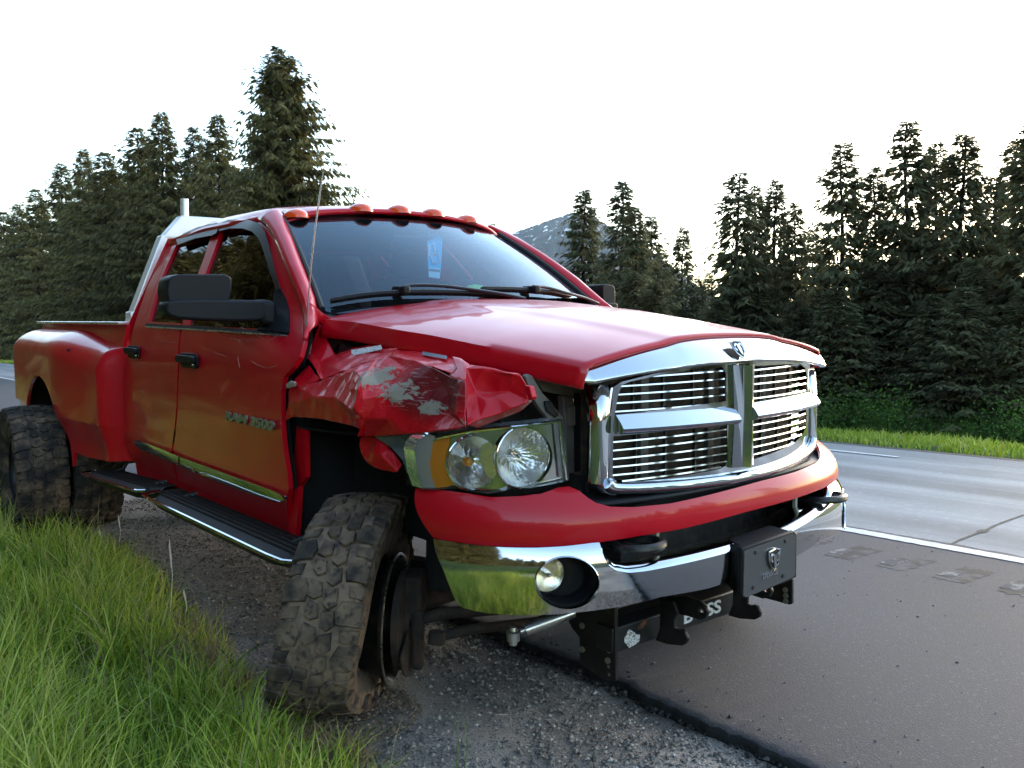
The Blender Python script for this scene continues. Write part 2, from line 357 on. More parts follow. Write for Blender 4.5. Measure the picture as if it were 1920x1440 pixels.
panel('rear_cab_panel', [(-.95, 1.0), (-.955, 1.4), (-.72, 1.9), (-.3, 1.96), (.3, 1.96), (.72, 1.9), (.955, 1.4), (.95, 1.0), (.95, .6), (-.95, .6)], lambda y, z: Vector((-2.66-.10*max(0, 1.5-z), y, z)), PAINT, T, holes=[[(-.72, 1.42), (-.6, 1.84), (.6, 1.84), (.72, 1.42)]], step=.15)
panel('rear_window', [(-.73, 1.41), (-.61, 1.85), (.61, 1.85), (.73, 1.41)], lambda y, z: Vector((-2.65-.10*max(0, 1.5-z), y, z)), SGLASS, T, step=.3, thick=0)
# drip-rail clip at the windscreen's corner
MB().tube([at(521, 400, 1, -.64), at(529, 402, 1, -.62), at(533, 408, 1, -.61)], .012, 8).build('gutter_clip', BLACKP, T)
# ---- five roof marker lamps
for x, y, Y in ((556, 394, -.56), (677, 397, -.26), (748, 402, 0), (811, 409, .26), (875, 419, .56)):
    v_ = Y/.66
    for _ in range(12): v_ += (x-project(Fr(-1.105, v_))[0])/(project(Fr(-1.105, v_+.01))[0]-project(Fr(-1.105, v_))[0])*.01
    base = Vector(Fr(-1.105, v_))+Vector((0, 0, .012))
    V = []; F = []; n, m = 20, 7
    for j in range(m+1):
        a = j/m*math.pi/2
        for i in range(n):
            t = 2*math.pi*i/n; V.append(base+Vector((.085*math.cos(a)*math.cos(t)-.01, .060*math.cos(a)*math.sin(t), -.012+.048*math.sin(a)**.9)))
    for j in range(m):
        for i in range(n): F.append((j*n+i, j*n+(i+1) % n, (j+1)*n+(i+1) % n, (j+1)*n+i))
    lamp = mk('marker_lamp', V, F, MARK, T)
    MB().lathe(base+Vector((-.01, 0, -.012)), (0, 0, 1), [(0, .0), (0, .062), (.01, .06), (.012, .05)], 20).build('gasket', RUBBER, lamp)
# ---- hood
def hw(X): return float(np.interp(X, [-.45, .1, .5, .9], [.80, .775, .72, .615]))
def hz(X, Y):
    s_ = 1
    zc = np.interp(X, [-.5, -.42, -.2, .06, .27, .56, .75, .9, 1.0], [1.494, 1.492, 1.482, 1.458, 1.438, 1.402, 1.376, 1.354, 1.335])
    s = abs(Y)/hw(X); crease = .010*math.exp(-((abs(Y)-(.33-.06*X))/.022)**2)
    ridge = .007/(1+math.exp((abs(Y)-(.33-.06*X))/.015)); return float(zc)-.08*s**2.3+ridge-.006
def Fh(t, s):        # t 0 rear .. 1 front
    a = abs(s); xr = -.415-.03*a**3; xf = .928-.035*a**4; X = xr+(xf-xr)*t; W = hw(X)*(1-.075*t*t if s > 0 else 1)
    if a <= .93: Y = s*W/.93; return Vector((X, Y, hz(X, Y)))
    k = (a-.93)/.07; z1 = hz(X, W); return Vector((X, math.copysign(W+.012*math.sin(k*math.pi/2), s), z1-.058*k-.004))
sv = list(np.linspace(-1, -.93, 5))[:-1]+list(np.linspace(-.93, .93, 61))+list(np.linspace(.93, 1, 5))[1:]
hood = grid('hood', Fh, np.linspace(0, 1, 44), sv, PAINT, T, flip=True, thick=.012, sharp=60)
# cowl between hood and glass
grid('cowl', lambda u, v: Fw(u*1.0, .035, -.012).lerp(Vector((-.405-.03*abs(u)**3, .80*u, hz(-.42, .79*u)-.022)), v), np.linspace(-1, 1, 40), np.linspace(0, 1, 5), SATIN, T, thick=.006)
both(lambda: [MB().tube([Fw(-1.0, v, .006) for v in np.linspace(.0, .97, 20)], .013, 8).build('windscreen_trim', RUBBER, T)])
# ---- wipers
def wpt(x, y, o): return Fw(*inv(lambda u, v: Fw(u, v, o), x, y, (0, .1)), o)
def wiper(blade, arm, hub):
    b = MB(); pts = [wpt(x, y, .03) for x, y in spline(blade, 5)]; b.tube(pts, [.006]+[.011]*(len(pts)-2)+[.006], 6); pts = [wpt(x, y+5, .014) for x, y in spline(blade, 5)]; b.tube(pts, .005, 5)
    r = b.build('wiper', BLACKP, T); a = MB(); a.tube([wpt(x, y, .05) for x, y in spline(arm, 5)], [.006]*10+[.009]*20 if False else .0075, 8); a.build('arm', SATIN, r)
    h = MB(); c = wpt(*hub, .032); h.box(c, (.10, .035, .035)); h.build('clip', BLACKP, r, bevel=.008)
    return r
wiper([(619, 563), (660, 556), (700, 551), (745, 548), (800, 547), (860, 548), (915, 551), (966, 557)], [(748, 540), (775, 535), (828, 536), (886, 543), (940, 551), (985, 560)], (752, 544))
wiper([(902, 541), (940, 541), (985, 543), (1030, 547), (1070, 555)], [(1000, 537), (1025, 539), (1062, 549), (1095, 558), (1122, 569)], (996, 543))
# ---- interior
MB().box((-1.95, 0, 1.885), (1.35, 1.2, .02)).build('headliner', DARK, T)
MB().box((-1.0, 0, 1.33), (.9, 1.45, .12)).build('dashboard', DARK, T, bevel=.04)
for Y in (-.42, .42):
    s = MB(); s.box((-1.75, Y, 1.35), (.16, .5, .6)); s.box((-1.74, Y, 1.73), (.12, .28, .17)); s.build('seat', mat('grey_seat_cloth', (.03, .03, .032), .9, bump=(300, .3, .002)) if 'grey_seat_cloth' not in MATS else MATS['grey_seat_cloth'], T, bevel=.05)
wv = MB(); wv.lathe((-1.12, .42, 1.45), (.9, 0, .42), [(-.012+.012*math.cos(a)+.012, .19+.014*math.sin(a)) for a in np.linspace(0, 2*math.pi, 9)], 32); wv.box((-1.12, .42, 1.45), (.03, .34, .05)); wv.build('steering_wheel', DARK, T)
MB().box((-1.02, -.02, 1.80), (.03, .24, .07)).build('rear_view_mirror', SATIN, T, bevel=.015)
MB().add([(-.42, -.6, .75), (-.42, .6, .75), (-2.6, .6, .75), (-2.6, -.6, .75)], [(0, 1, 2, 3)]).build('cab_floor', DARK, T)
MB().box((-.62, 0, 1.12), (.04, 1.62, .55)).build('firewall', DARK, T)

# ---- rocker, belt molding, running boards
both(lambda: panel('rocker', [(-2.68, .46), (-2.68, .585), (-.42, .60), (-.42, .46)], lambda X, z: Vector((X, -(.955+.12*(z-.6)), z)), PAINT, T, thick=.02, step=.12))
def molding():
    out = []
    for px in ([(251, 826), (262, 827), (300, 841), (334, 856), (334, 872), (300, 858), (262, 842), (252, 833)], [(337, 857), (400, 880), (470, 905), (515, 922), (529, 931), (532, 937), (524, 941), (505, 937), (470, 926), (400, 900), (337, 874)]):
        out.append(panel('chrome_molding', spx(px, .02), lambda X, z: Fs(X, z, .02), CHROME, T, thick=.016, step=.05, bevel=.005))
    return out
both(molding)
ZB = at(430, 1010, 1, -1.13)[2]
BOARD = mat('step_rubber', (.022, .02, .019), .6, bump=(40, .3, .003))
def boards():
    out = []
    for (xa, ya), (xb, yb), inner in (((264, 928), (543, 1061), -.93), ((150, 888), (262, 924), -.93)):
        a = at(xa, ya, 1, -1.14); b = at(xb, yb, 1, -1.14); z = (a.z+b.z)/2
        a.z = at(xa, ya, 1, -1.14).z; s = MB(); nseg = 16; V = []; F = []
        for i in range(nseg+1):
            p = a.lerp(b, i/nseg); e = min(1, min(i, nseg-i)/1.5)
            yy = -1.14+.10*(1-e)
            V += [(p.x, inner, p.z+.01), (p.x, yy+.03, p.z+.012), (p.x, yy, p.z-.012), (p.x, yy+.03, p.z-.045), (p.x, inner, p.z-.045)]
        for i in range(nseg):
            for k in range(4): F.append((i*5+k, i*5+k+1, (i+1)*5+k+1, (i+1)*5+k))
        o = s.add(V, F).build('running_board', BOARD, T); out.append(o)
        r = MB()
        for k in range(5):
            yy = inner-.03-k*.03
            r.box(((a.x+b.x)/2, yy, 0), (0, 0, 0)) if False else r.tube([a.lerp(b, .03)+Vector((0, yy-a.y, .017)), a.lerp(b, .97)+Vector((0, yy-a.y, .017))], .004, 5)
        out.append(r.build('tread_rib', RUBBER, o))
        t = MB(); t.tube([a+Vector((-.02, .10, .005)), a+Vector((.01, .03, .006)), a.lerp(b, .03)+Vector((0, -.002, .006))]+[a.lerp(b, k/10)+Vector((0, -.006, .004)) for k in range(1, 10)]+[b.lerp(a, .03)+Vector((0, -.002, .006)), b+Vector((0, .03, .006))], .009, 8); out.append(t.build('chrome_edge', CHROME, o))
        for f in (.15, .85):
            q = MB(); p = a.lerp(b, f); q.tube([p+Vector((0, .05, -.02)), p+Vector((0, .2, .02)), p+Vector((0, .3, .16))], .018, 8); out.append(q.build('bracket', STEELB, o))
    return out
both(boards)
# ---- door lettering
def side_frame(x, z, o=.006):
    p = Fs(x, z, o); ax = Vector((-1, 0, 0)) if False else Vector((1, 0, 0)); zz = (Fs(x, z+.02, o)-Fs(x, z-.02, o)).normalized(); return frame(p, ax, zz, ax.cross(zz))
q0 = inv(Fs, 424, 776, GS); q1 = inv(Fs, 520, 803, GS)
text('RAM 3500', .052, .004, mat('lettering_grey', (.30, .30, .30), .3, .8), side_frame((q0[0]+q1[0])/2, (q0[1]+q1[1])/2, .007), T, 'door_lettering', fit=(q1[0]-q0[0])*.98, offset=.002, shear=.15)
# ---- bed side and dual-wheel flare
def Fb(X, z): return Vector((X, -(np.interp(z, [.55, .7, .75, 1.0, 1.25, 1.36, 1.40], [.95, .96, .985, .985, .965, .95, .93])), z))
ARC = [(-4.08+.60*math.cos(a)*(1.06), .44+.585*math.sin(a)) for a in np.linspace(math.pi*.985, .03, 22)]
both(lambda: panel('bed_side', [(-5.33, .62), (-5.33, 1.385), (-2.79, 1.385), (-2.79, .62)], Fb, PAINT, T, holes=[[(-4.75, .64), (-4.70, 1.05), (-3.5, 1.05), (-3.38, .64)]], step=.1, thick=.02))
def Ff(X, z, o=0.):
    zt = 1.345-.09*sm(-3.9, -2.8, X); fz = (1-max(0, (z-(zt-.19))/.19)**2.6) if z < zt else 0; fz = max(0, fz)**.5
    r_ = .17; v0 = zt-r_; ph_ = min(math.pi/2, max(0, (z-v0)/r_)); fz = math.cos(ph_) if z > v0 else 1.; zq = v0+r_*math.sin(ph_) if z > v0 else z; xf = 0; fx = 1-sm(-2.86, -2.735, X)
    rear = sm(-5.30, -5.05, X); low = .04*sm(.80, .60, z)+.006*(1 if z < .765 else 0)
    return Vector((X, -(.95+(.16+.095*(1-sm(-3.7, -2.85, X)))*fz*fx*rear-low*fx+o), zq))
def ztf(X): return 1.345-.09*sm(-3.9, -2.8, X)+.17*(math.pi/2-1)-.002
fl = [(-5.26, .80), (-5.30, 1.0), (-5.29, 1.2)]+[(x_, ztf(x_)) for x_ in np.linspace(-5.26, -2.80, 26)]+[(-2.735, 1.25), (-2.72, 1.10), (-2.72, .75), (-2.71, .565), (-3.2, .545), (-3.40, .56)]+[p for p in ARC[::-1] if p[0] < -3.40]+[(-4.86, .80)]
def flare():
    o = panel('wheel_flare', fl, Ff, PAINT, T, step=.026, thick=.02, sharp=50)
    return o
both(flare)
both(lambda: [MB().box((-2.93, -.955, .9), (.02, .02, .5)).build('fender_seam', DARK, T)])
both(lambda: MB().prism([(-5.34, -.985, 1.385), (-5.34, -.985, 1.402), (-5.34, -.90, 1.404), (-5.34, -.90, 1.385)], (2.54, 0, 0)).build('bed_rail_cap', ALU, T, bevel=.004))
both(lambda: MB().box((-5.12, -1.175, 1.06), (.05, .02, .035)).build('side_marker', MARK, T, bevel=.008))
MB().box((-5.34, 0, 1.0), (.05, 1.86, .76)).build('tailgate', PAINT, T, bevel=.01)
MB().add([(-5.3, -.93, .95), (-5.3, .93, .95), (-2.8, .93, .95), (-2.8, -.93, .95)], [(0, 1, 2, 3)]).build('bed_floor', DARK, T)
MB().box((-2.82, 0, 1.15), (.04, 1.86, .45)).build('bed_headboard', PAINT, T)
both(lambda: [MB().box((-4.1, -.62, .95), (1.35, .02, .6)).box((-4.83, -.88, .90), (.02, .54, .66)).box((-3.36, -.86, .90), (.02, .50, .62)).box((-4.1, -.88, 1.22), (1.46, .54, .02)).build('wheel_tub', DARK, T)])
sc_ = MB()
for (xa, ya, xb, yb, bw) in ((451, 612, 470, 620, 3), (478, 626, 496, 634, 2), (430, 634, 452, 640, -2), (455, 640, 476, 637, 2), (505, 640, 540, 622, -5), (446, 668, 450, 690, 1), (470, 676, 500, 690, 4), (500, 690, 520, 684, 3), (262, 732, 272, 736, 1), (520, 610, 548, 618, 3), (300, 640, 330, 642, 1), (402, 660, 425, 668, 2)):
    ps = [Fso(.0012)(*inv(Fs, xa+(xb-xa)*t, ya+(yb-ya)*t+bw*4*t*(1-t)*.5, GS)) for t in np.linspace(0, 1, 7)]; sc_.tube(ps, [.0003]+[.0011]*5+[.0003], 4)
sc_.build('paint_scratches', mat('scratch_pale', (.50, .22, .24), .5), T)
# ---- headache rack behind the cab (bare aluminium)
def rack():
    out = []
    X = -2.93; P = [at(x, y, 0, X) for x, y in ((250, 598), (262, 556), (283, 500), (303, 440))]; yb = -.80
    b = MB(); a0 = Vector((X, P[0].y, 1.40)); a1 = Vector((X, P[3].y+.02, P[3].z)); b.prism([a0+Vector((0, -.03, 0)), a0+Vector((0, .12, 0)), a1+Vector((0, .10, 0)), a1+Vector((0, -.02, 0))], (-.10, 0, 0)); out.append(b.build('rack_leg', RACKM, T, bevel=.01))
    c = MB(); c1 = at(340, 404, 0, X); c.prism([a1+Vector((0, -.02, -.02)), Vector((X, c1.y, c1.z)), Vector((X, 0, c1.z+.0)), Vector((X, 0, c1.z-.10)), Vector((X, c1.y+.05, c1.z-.12)), a1+Vector((0, .10, -.05))], (-.10, 0, 0)); out.append(c.build('rack_top', RACKM, T, bevel=.008))
    d = MB(); p0 = at(346, 406, 0, X-.05); p1 = at(346, 373, 0, X-.05); d.tube([p0-Vector((0, 0, .05)), p1], .024, 14); out.append(d.build('rack_post', RACKM, T))
    e = MB(); p = at(250, 590, 0, X); e.box((X-.05, p.y+.02, 1.43), (.12, .08, .07)); out.append(e.build('rack_foot', RACKM, T, bevel=.01))
    return out
both(rack)
# ---- towing mirrors
def mirror_parts():
    out = []; X = -.70
    def blk(px, X, d, name, bev):
        P = [at(x, y, 0, X) for x, y in px]; return MB().prism([P[i] for i in range(len(P))], (-d, 0, 0)).build(name, BLACKP, T, bevel=bev)
    up = [(316, 524), (322, 518), (335, 514), (420, 514), (431, 517), (435, 523), (435, 545), (430, 565), (423, 566), (316, 567), (313, 545)]
    lo = [(314, 566), (330, 562), (380, 561), (440, 562), (500, 563), (508, 566), (512, 580), (505, 594), (490, 602), (440, 603), (380, 601), (335, 598), (315, 592), (311, 582)]
    out.append(blk(up, X, .13, 'mirror_head', .03)); out.append(blk(lo, X+.02, .12, 'mirror_arm', .035))
    b = MB(); a = at(490, 585, 0, X+.02); c = Fs(*inv(Fs, 528, 590, GS), .015); b.prism([(a.x, a.y, a.z+.055), (a.x, a.y, a.z-.05), (a.x-.12, a.y, a.z-.05), (a.x-.12, a.y, a.z+.055)], c-a-Vector((.0, 0, .0))); out.append(b.build('mirror_mount', BLACKP, T, bevel=.02))
    g = MB(); p = at(375, 540, 0, X-.128); g.box((X-.131, p.y, p.z), (.004, .18, .09)); out.append(g.build('mirror_glass', CHROME, T))
    return out
def all_mirrors():
    o = mirror_parts()
    for a in o:
        c = mirror_copy(a, T)                       # the far mirror is pushed in, not pulled out for towing
        for v in c.data.vertices: v.co.y = .96+(v.co.y-.96)*.38 if v.co.y > .96 else v.co.y
all_mirrors()
# ---- antenna
MB().tube([at(571, 690, 1, -.90), at(572, 668, 1, -.90), at(573, 660, 1, -.90)], [.011, .010, .006], 10).build('antenna_base', BLACKP, T)
a0 = at(573, 662, 1, -.90); a1 = at(606, 322, 1, -.90); MB().tube([a0.lerp(a1, t)+Vector((0, -.012*math.sin(math.pi*t), 0)) for t in np.linspace(0, 1, 10)], [.0032]*9+[.0016], 6).build('antenna', ALU, T)

# ================================================================ FRONT END
_t = np.linspace(-math.pi/2, math.pi/2, 4001)
_PX = .45+.60*np.abs(np.cos(_t))**(2/2.2); _PY = np.sign(np.sin(_t))*np.abs(np.sin(_t))**(2/2.75)
_PX = np.concatenate([[.2], _PX, [.2]]); _PY = np.concatenate([[-1.003], _PY, [1.003]])
_S = np.concatenate([[0], np.cumsum(np.hypot(np.diff(_PX), np.diff(_PY)))]); _S -= _S[len(_S)//2]
def plan(s, o=0.):
    x = np.interp(s, _S, _PX); y = np.interp(s, _S, _PY)
    e = .03; tx = np.interp(s+e, _S, _PX)-np.interp(s-e, _S, _PX); ty = np.interp(s+e, _S, _PY)-np.interp(s-e, _S, _PY); L = math.hypot(tx, ty)
    return Vector((x+ty/L*o, y-tx/L*o, 0))
# red upper bumper cover: rolls back at its top edge
def Fc(s, z, o=0.):
    k = max(0, (z-.80)/.10); off = -.012-.055*k**2.2; off -= .02*max(0, (.79-z)/.04)**2*.3
    p = plan(s, off+o); return Vector((p.x, p.y, z))
red_px = [(779, 916), (800, 917), (840, 920), (883, 926), (920, 932), (977, 930), (1000, 927), (1013, 926), (1047, 914), (1067, 912), (1086, 920), (1103, 934), (1118, 943), (1144, 950), (1187, 951), (1257, 944), (1341, 925), (1426, 902), (1490, 885), (1530, 868), (1540, 856)]
P1 = [tuple(inv(Fc, x, y, (-.5, .8))) for x, y in red_px]
S_END = 1.19
right = [(P1[-1][0], P1[-1][1]), (.80, .945), (.95, .935), (1.08, .92), (S_END, .91)]
bot_px = [(1526, 922), (1460, 944), (1394, 961), (1285, 990), (1197, 1005), (1123, 1017), (1060, 1023), (1005, 1026), (940, 1025), (891, 1021), (850, 1015), (813, 1009)]
P2 = [tuple(inv(Fc, x, y, (-.3, .8))) for x, y in bot_px]
print('cover', [tuple(round(float(a), 3) for a in p) for p in (P1[0], P1[9], P1[13], P1[-1], P2[0], P2[-1])])
cover = panel('bumper_cover', P1+right[1:]+[(S_END, .80), (1.0, .79)]+P2, Fc, PAINT, T, step=.022, thick=.012, sharp=70)
# black step pad behind the cover's upper edge
def Fpad(s, k):
    q = inv(Fc, 1200, 950, (-.4, .86)) if False else None
    z = .872+.02*0; p = plan(s, -.055-.13*k); return Vector((p.x, p.y, .868+.022*(s+.2)*.5+.012*k))
pad = grid('bumper_pad', Fpad, np.linspace(-.66, .80, 40), np.linspace(0, 1, 5), BLACKP, T, thick=.01)
MB().prism([(.93, -.48, .84), (.93, .55, .86), (.6, .55, .86), (.6, -.48, .84)], (0, 0, -.03)).build('bumper_shelf', DARK, T)

# chrome bumper
def Fk(s, z, o=0.):
    t = (z-.66)/.11; off = .016*(1-min(2, abs(t))**2*.5)
    p = plan(s, off+o-.022*max(0, t)**3); return Vector((p.x, p.y, z))
def kpx(L, g=(-.6, .65)): return [tuple(inv(Fk, x, y, g)) for x, y in L]
ctop = kpx([(812, 1010), (850, 1016), (891, 1022), (940, 1026), (1005, 1027), (1060, 1024), (1110, 1018), (1124, 1017), (1128, 1030), (1133, 1046), (1142, 1060), (1156, 1070), (1180, 1074), (1210, 1071), (1285, 1056), (1372, 1034), (1477, 1001), (1520, 976), (1545, 958)])
cbot = kpx([(1540, 1012), (1495, 1042), (1440, 1068), (1372, 1089), (1329, 1103), (1241, 1119), (1154, 1139), (1066, 1150), (979, 1154), (935, 1152), (891, 1146), (866, 1139), (853, 1124), (832, 1070)])
rtop = [(ctop[-1][0], ctop[-1][1]), (.52, .735), (.55, .765), (.56, .80), (.9, .80), (S_END, .79)]; print('ct', ctop[-2:])
rbot = [(S_END, .60), (1.05, .585), (.85, .59), (.7, .60)]
fog_c = inv(Fk, 1063, 1092, (-.8, .64)); print('fog', fog_c, 'ctop', ctop[-1], ctop[7], 'cbot', cbot[0], cbot[-1], cbot[5])
fog_px = [(1063+61*math.cos(a)-4*math.sin(a), 1092+50*math.sin(a)+4*math.cos(a)) for a in np.linspace(0, 2*math.pi, 37)[:-1]]
fog = kpx(fog_px); fogr = [(-(s)+.0, z+.012) for s, z in fog][::-1]
bump = panel('bumper', ctop+rtop[1:]+rbot+cbot, Fk, CHROME, T, holes=[fog, fogr], step=.02, thick=.010, sharp=60)
# rolled lips round the fog-lamp openings, dark cups, lamps
def foglamp(loop, c):
    n = len(loop); rings = []
    for o, sc in ((.004, 1.0), (.006, .97), (-.002, .935), (-.02, .915), (-.09, .86)):
        rings.append([Fk(c[0]+(s-c[0])*sc, c[1]+(z-c[1])*sc, o) for s, z in loop])
    V = [p for r in rings[:4] for p in r]; F = [(i*n+k, i*n+(k+1) % n, (i+1)*n+(k+1) % n, (i+1)*n+k) for i in range(3) for k in range(n)]
    mk('fog_lamp_ring', V, F, CHROME, bump)
    V = [p for r in rings[3:] for p in r]+[Fk(c[0], c[1], -.09)]; F = [(k, (k+1) % n, n+(k+1) % n, n+k) for k in range(n)]+[(n+k, n+(k+1) % n, 2*n) for k in range(n)]
    cup = mk('fog_lamp_cup', V, F, BLACKP, bump)
foglamp(fog, fog_c); foglamp(fogr, (-fog_c[0], fog_c[1]+.012))
REFL = mat('lamp_reflector', (.92, .91, .88), .22, 1., bump=(70, .5, .006))
def lamp_unit(center, axis, R, parent, name, reflm=REFL, depth=.4, lensm=LENS, flutes=0):
    ax = Vector(axis).normalized(); c = Vector(center); prof = []
    for i in range(9):
        t = i/8; prof.append((-depth*R*(1-t*t), R*t*.98+.0001))
    a = ax.orthogonal().normalized(); b = ax.cross(a); V = []; F = []; n = 96
    for h, r in prof:
        for k in range(n):
            ph = 2*math.pi*k/n; rip = 1+(.0 if not flutes else .045*math.sin(ph*flutes)*(r/R)); V.append(c+ax*(h*rip)+(a*math.cos(ph)+b*math.sin(ph))*r)
    for i in range(len(prof)-1):
        for k in range(n): F.append((i*n+k, i*n+(k+1) % n, (i+1)*n+(k+1) % n, (i+1)*n+k))
    o = mk(name, V, F, reflm, parent, sharp=180 if not flutes else 25)
    MB().lathe(c-ax*depth*R*.95, ax, [(0, R*.22), (R*.15, R*.20), (R*.35, R*.15), (R*.50, R*.10), (R*.56, .0005)], 16).build('bulb', CHROME, parent)
    V = []; F = []
    if lensm:
        L = [(0, R), (R*.05, R*.8), (R*.09, R*.5), (R*.10, .001)]; MB().lathe(c, ax, L, 40).build('lens', lensm, parent)
    return o
fc = Fk(*inv(Fk, 1031, 1084, (-.8, .64)), -.035)
FREFL = mat('fog_reflector', (.92, .84, .68), .25, 1., bump=(60, .3, .004))
lamp_unit(fc, (.95, -.25, 0), .052, bump, 'fog_lamp', FREFL, .3)
lamp_unit(Vector((fc.x, -fc.y, fc.z+.01)), (.95, .25, 0), .052, bump, 'fog_lamp', FREFL, .3)
MB().lathe(fc+Vector((-.02, .005, 0)), (.95, -.25, 0), [(0, .057), (.022, .057), (.024, .052)], 32).build('fog_lamp_bezel', BLACKP, bump)
# chrome ledge running back from the low centre section
led = [p for p in ctop[8:]]+[(.52, .735), (.55, .765), (.56, .795)]; print('right corner', inv(Fk, 1545, 930, (.7, .75)))
def Fled(i, k):
    j = min(int(i), len(led)-2); t = i-j; s = led[j][0]*(1-t)+led[j+1][0]*t; z = led[j][1]*(1-t)+led[j+1][1]*t
    if k == 0: return Fk(s, z)
    o = [0, -.005, -.014, -.026, -.05, -.09, -.14][k]; dz = [0, .010, .018, .021, .019, .014, .004][k]
    p = Fk(s, z, o); return Vector((p.x, p.y, p.z+dz))
grid('bumper_ledge', Fled, np.linspace(0, len(led)-1, 60), range(7), CHROME, bump, sharp=60)
# opening behind: cooler, condenser, supports
VOID = mat('engine_parts', (.007, .007, .007), .7, noise=(22, (.03, .027, .022), .5, .68, 6), bump=(35, .8, .01))
MB().box((.78, 0, .76), (.05, 1.12, .34)).build('cooler_core', VOID, T)
for Y in (-.37, .37):
    MB().box((.95, Y, .75), (.012, .012, .12)).build('cooler_bracket', PAPER if False else mat('tan_paint%d' % (Y > 0), (.42, .38, .30), .6), T)
cl = MB(); cl.tube([(.86, .0, .73), (.87, .12, .765), (.86, .22, .80), (.84, .32, .81)], .014, 8); cl.box((.87, .15, .77), (.03, .06, .03)); cl.build('cooler_hose', VOID, T)
MB().box((.22, 0, .95), (.76, 1.24, .55)).build('engine_bay', DARK, T)
# tow hooks: flat loops
for sg in (-1, 1):
    c0 = Fk(*inv(Fk, 1215, 1040, (-.4, .72)), -.0); c = Vector((.985, sg*.485, .735)) if sg < 0 else Vector((.99, .50, .748)); h = MB()
    loop = [c+Vector((.065*math.cos(a), .075*math.sin(a), .004*math.cos(a))) for a in np.linspace(-2.4, 2.4, 20)]
    loop = [c+Vector((-.22, -.055, -.02))]+loop+[c+Vector((-.22, .055, -.02))]; h.tube(loop, .014, 8); h.build('tow_hook', SATIN, T)
# ---- number plate carrier and plate
XP = 1.105
pl = [at(x, y, 0, XP) for x, y in ((1396, 1034), (1402, 1031), (1487, 1001), (1492, 1003), (1491, 1078), (1486, 1083), (1400, 1120), (1394, 1117))]
plate_m = mat('plate_black', (.07, .07, .068), .14, coat=1., bump=(8, .12, .01))
c = sum(pl, Vector())/8; plc = MB().prism(pl, (-.004, 0, 0)).build('number_plate', plate_m, T)
br = MB(); q = [at(x, y, 0, XP-.006) for x, y in ((1391, 1028), (1490, 995), (1495, 1001), (1494, 1082), (1480, 1090), (1396, 1122), (1390, 1117))]
br.prism(q, (-.018, 0, 0)); tl, tr = q[0], q[1]; br.prism([tl+Vector((-.004, .01, .0)), tr+Vector((-.004, -.01, .0)), Vector((1.02, tr.y-.03, tr.z+.010)), Vector((1.02, tl.y+.03, tl.z+.010))], (0, 0, -.012))
br.prism([tl+Vector((-.004, .01, 0)), Vector((1.05, tl.y+.0, tl.z+.006)), Vector((1.065, tl.y+.02, tl.z-.13)), Vector((1.09, tl.y+.01, tl.z-.15))], (0, .01, 0)); br.build('plate_carrier', BLACKP, T, bevel=.005)
for x, y in ((1417, 1036), (1473, 1015), (1468, 1080), (1412, 1102)):
    p = at(x, y, 0, XP+.001); MB().lathe(p, (1, 0, 0), [(0, .007), (.003, .006), (.003, .0001)], 6).build('plate_screw', RUBBER, plc)
def emblem(M, s, parent, mm=CHROME):
    """small shield with a horned head in relief"""
    sh = [(-.5, .52), (0, .60), (.5, .52), (.47, .1), (.36, -.25), (0, -.62), (-.36, -.25), (-.47, .1)]
    b = MB(); b.prism([M@Vector((x*s, y*s, 0)) for x, y in sh], M.to_3x3()@Vector((0, 0, s*.05))); o = b.build('emblem', RUBBER, parent)
    r = MB(); rim = [M@Vector((x*s, y*s, s*.06)) for x, y in sh]; r.tube(rim+[rim[0]], s*.05, 6)
    for sg in (-1, 1):
        horn = [(.10, .30), (.24, .34), (.34, .22), (.34, .02), (.26, -.10), (.20, 0)]; r.tube([M@Vector((sg*x*s, y*s, s*.10)) for x, y in horn], [s*.075, s*.085, s*.08, s*.065, s*.045, s*.02], 6)
    face = [(-.13, .32), (.13, .32), (.15, .05), (.08, -.35), (0, -.45), (-.08, -.35), (-.15, .05)]; r.prism([M@Vector((x*s, y*s, s*.05)) for x, y in face], M.to_3x3()@Vector((0, 0, s*.1)))
    r.build('relief', mm, parent); return o
ep = at(1450, 1049, 0, XP+.004); FX = lambda p: frame(p, Vector((0, 1, 0)), Vector((0, 0, 1)), Vector((1, 0, 0)))
emblem(FX(ep), .058, plc); tp = at(1444, 1077, 0, XP+.002); text('DODGE', .022, .0015, CHROME, FX(tp), plc, 'plate_lettering', fit=.082, offset=.001)
# ---- grille
def Fg(y, z, o=0.):
    return Vector((.985-.095*(abs(y)/.56)**2.0+.03*(z-1.05)*0-.012*abs(z-1.05)+o, y, z))
def gpx(L, g=(-.2, 1.05)): return [tuple(inv(Fg, x, y, g)) for x, y in L]
out_px = [(1146, 745), (1150, 726), (1165, 716), (1229, 700), (1299, 686), (1354, 680), (1400, 678), (1470, 677), (1510, 679), (1524, 684), (1530, 700), (1532, 760), (1531, 815), (1526, 828), (1500, 858), (1450, 880), (1400, 897), (1320, 913), (1250, 921), (1180, 926), (1150, 925), (1143, 912), (1144, 830)]
h_ul = [(1153, 778), (1158, 745), (1166, 722), (1180, 716), (1229, 705), (1299, 693), (1354, 688), (1361, 700), (1361, 752), (1290, 762)]
h_ll = [(1150, 818), (1250, 808), (1355, 794), (1364, 797), (1364, 860), (1361, 873), (1351, 879), (1250, 897), (1180, 905), (1156, 903), (1149, 893)]
h_ur = [(1402, 757), (1401, 720), (1398, 694), (1408, 687), (1470, 683), (1500, 683), (1510, 690), (1514, 710), (1513, 732), (1460, 745)]
h_lr = [(1404, 790), (1460, 779), (1511, 764), (1513, 780), (1512, 800), (1505, 815), (1490, 830), (1450, 849), (1404, 864)]
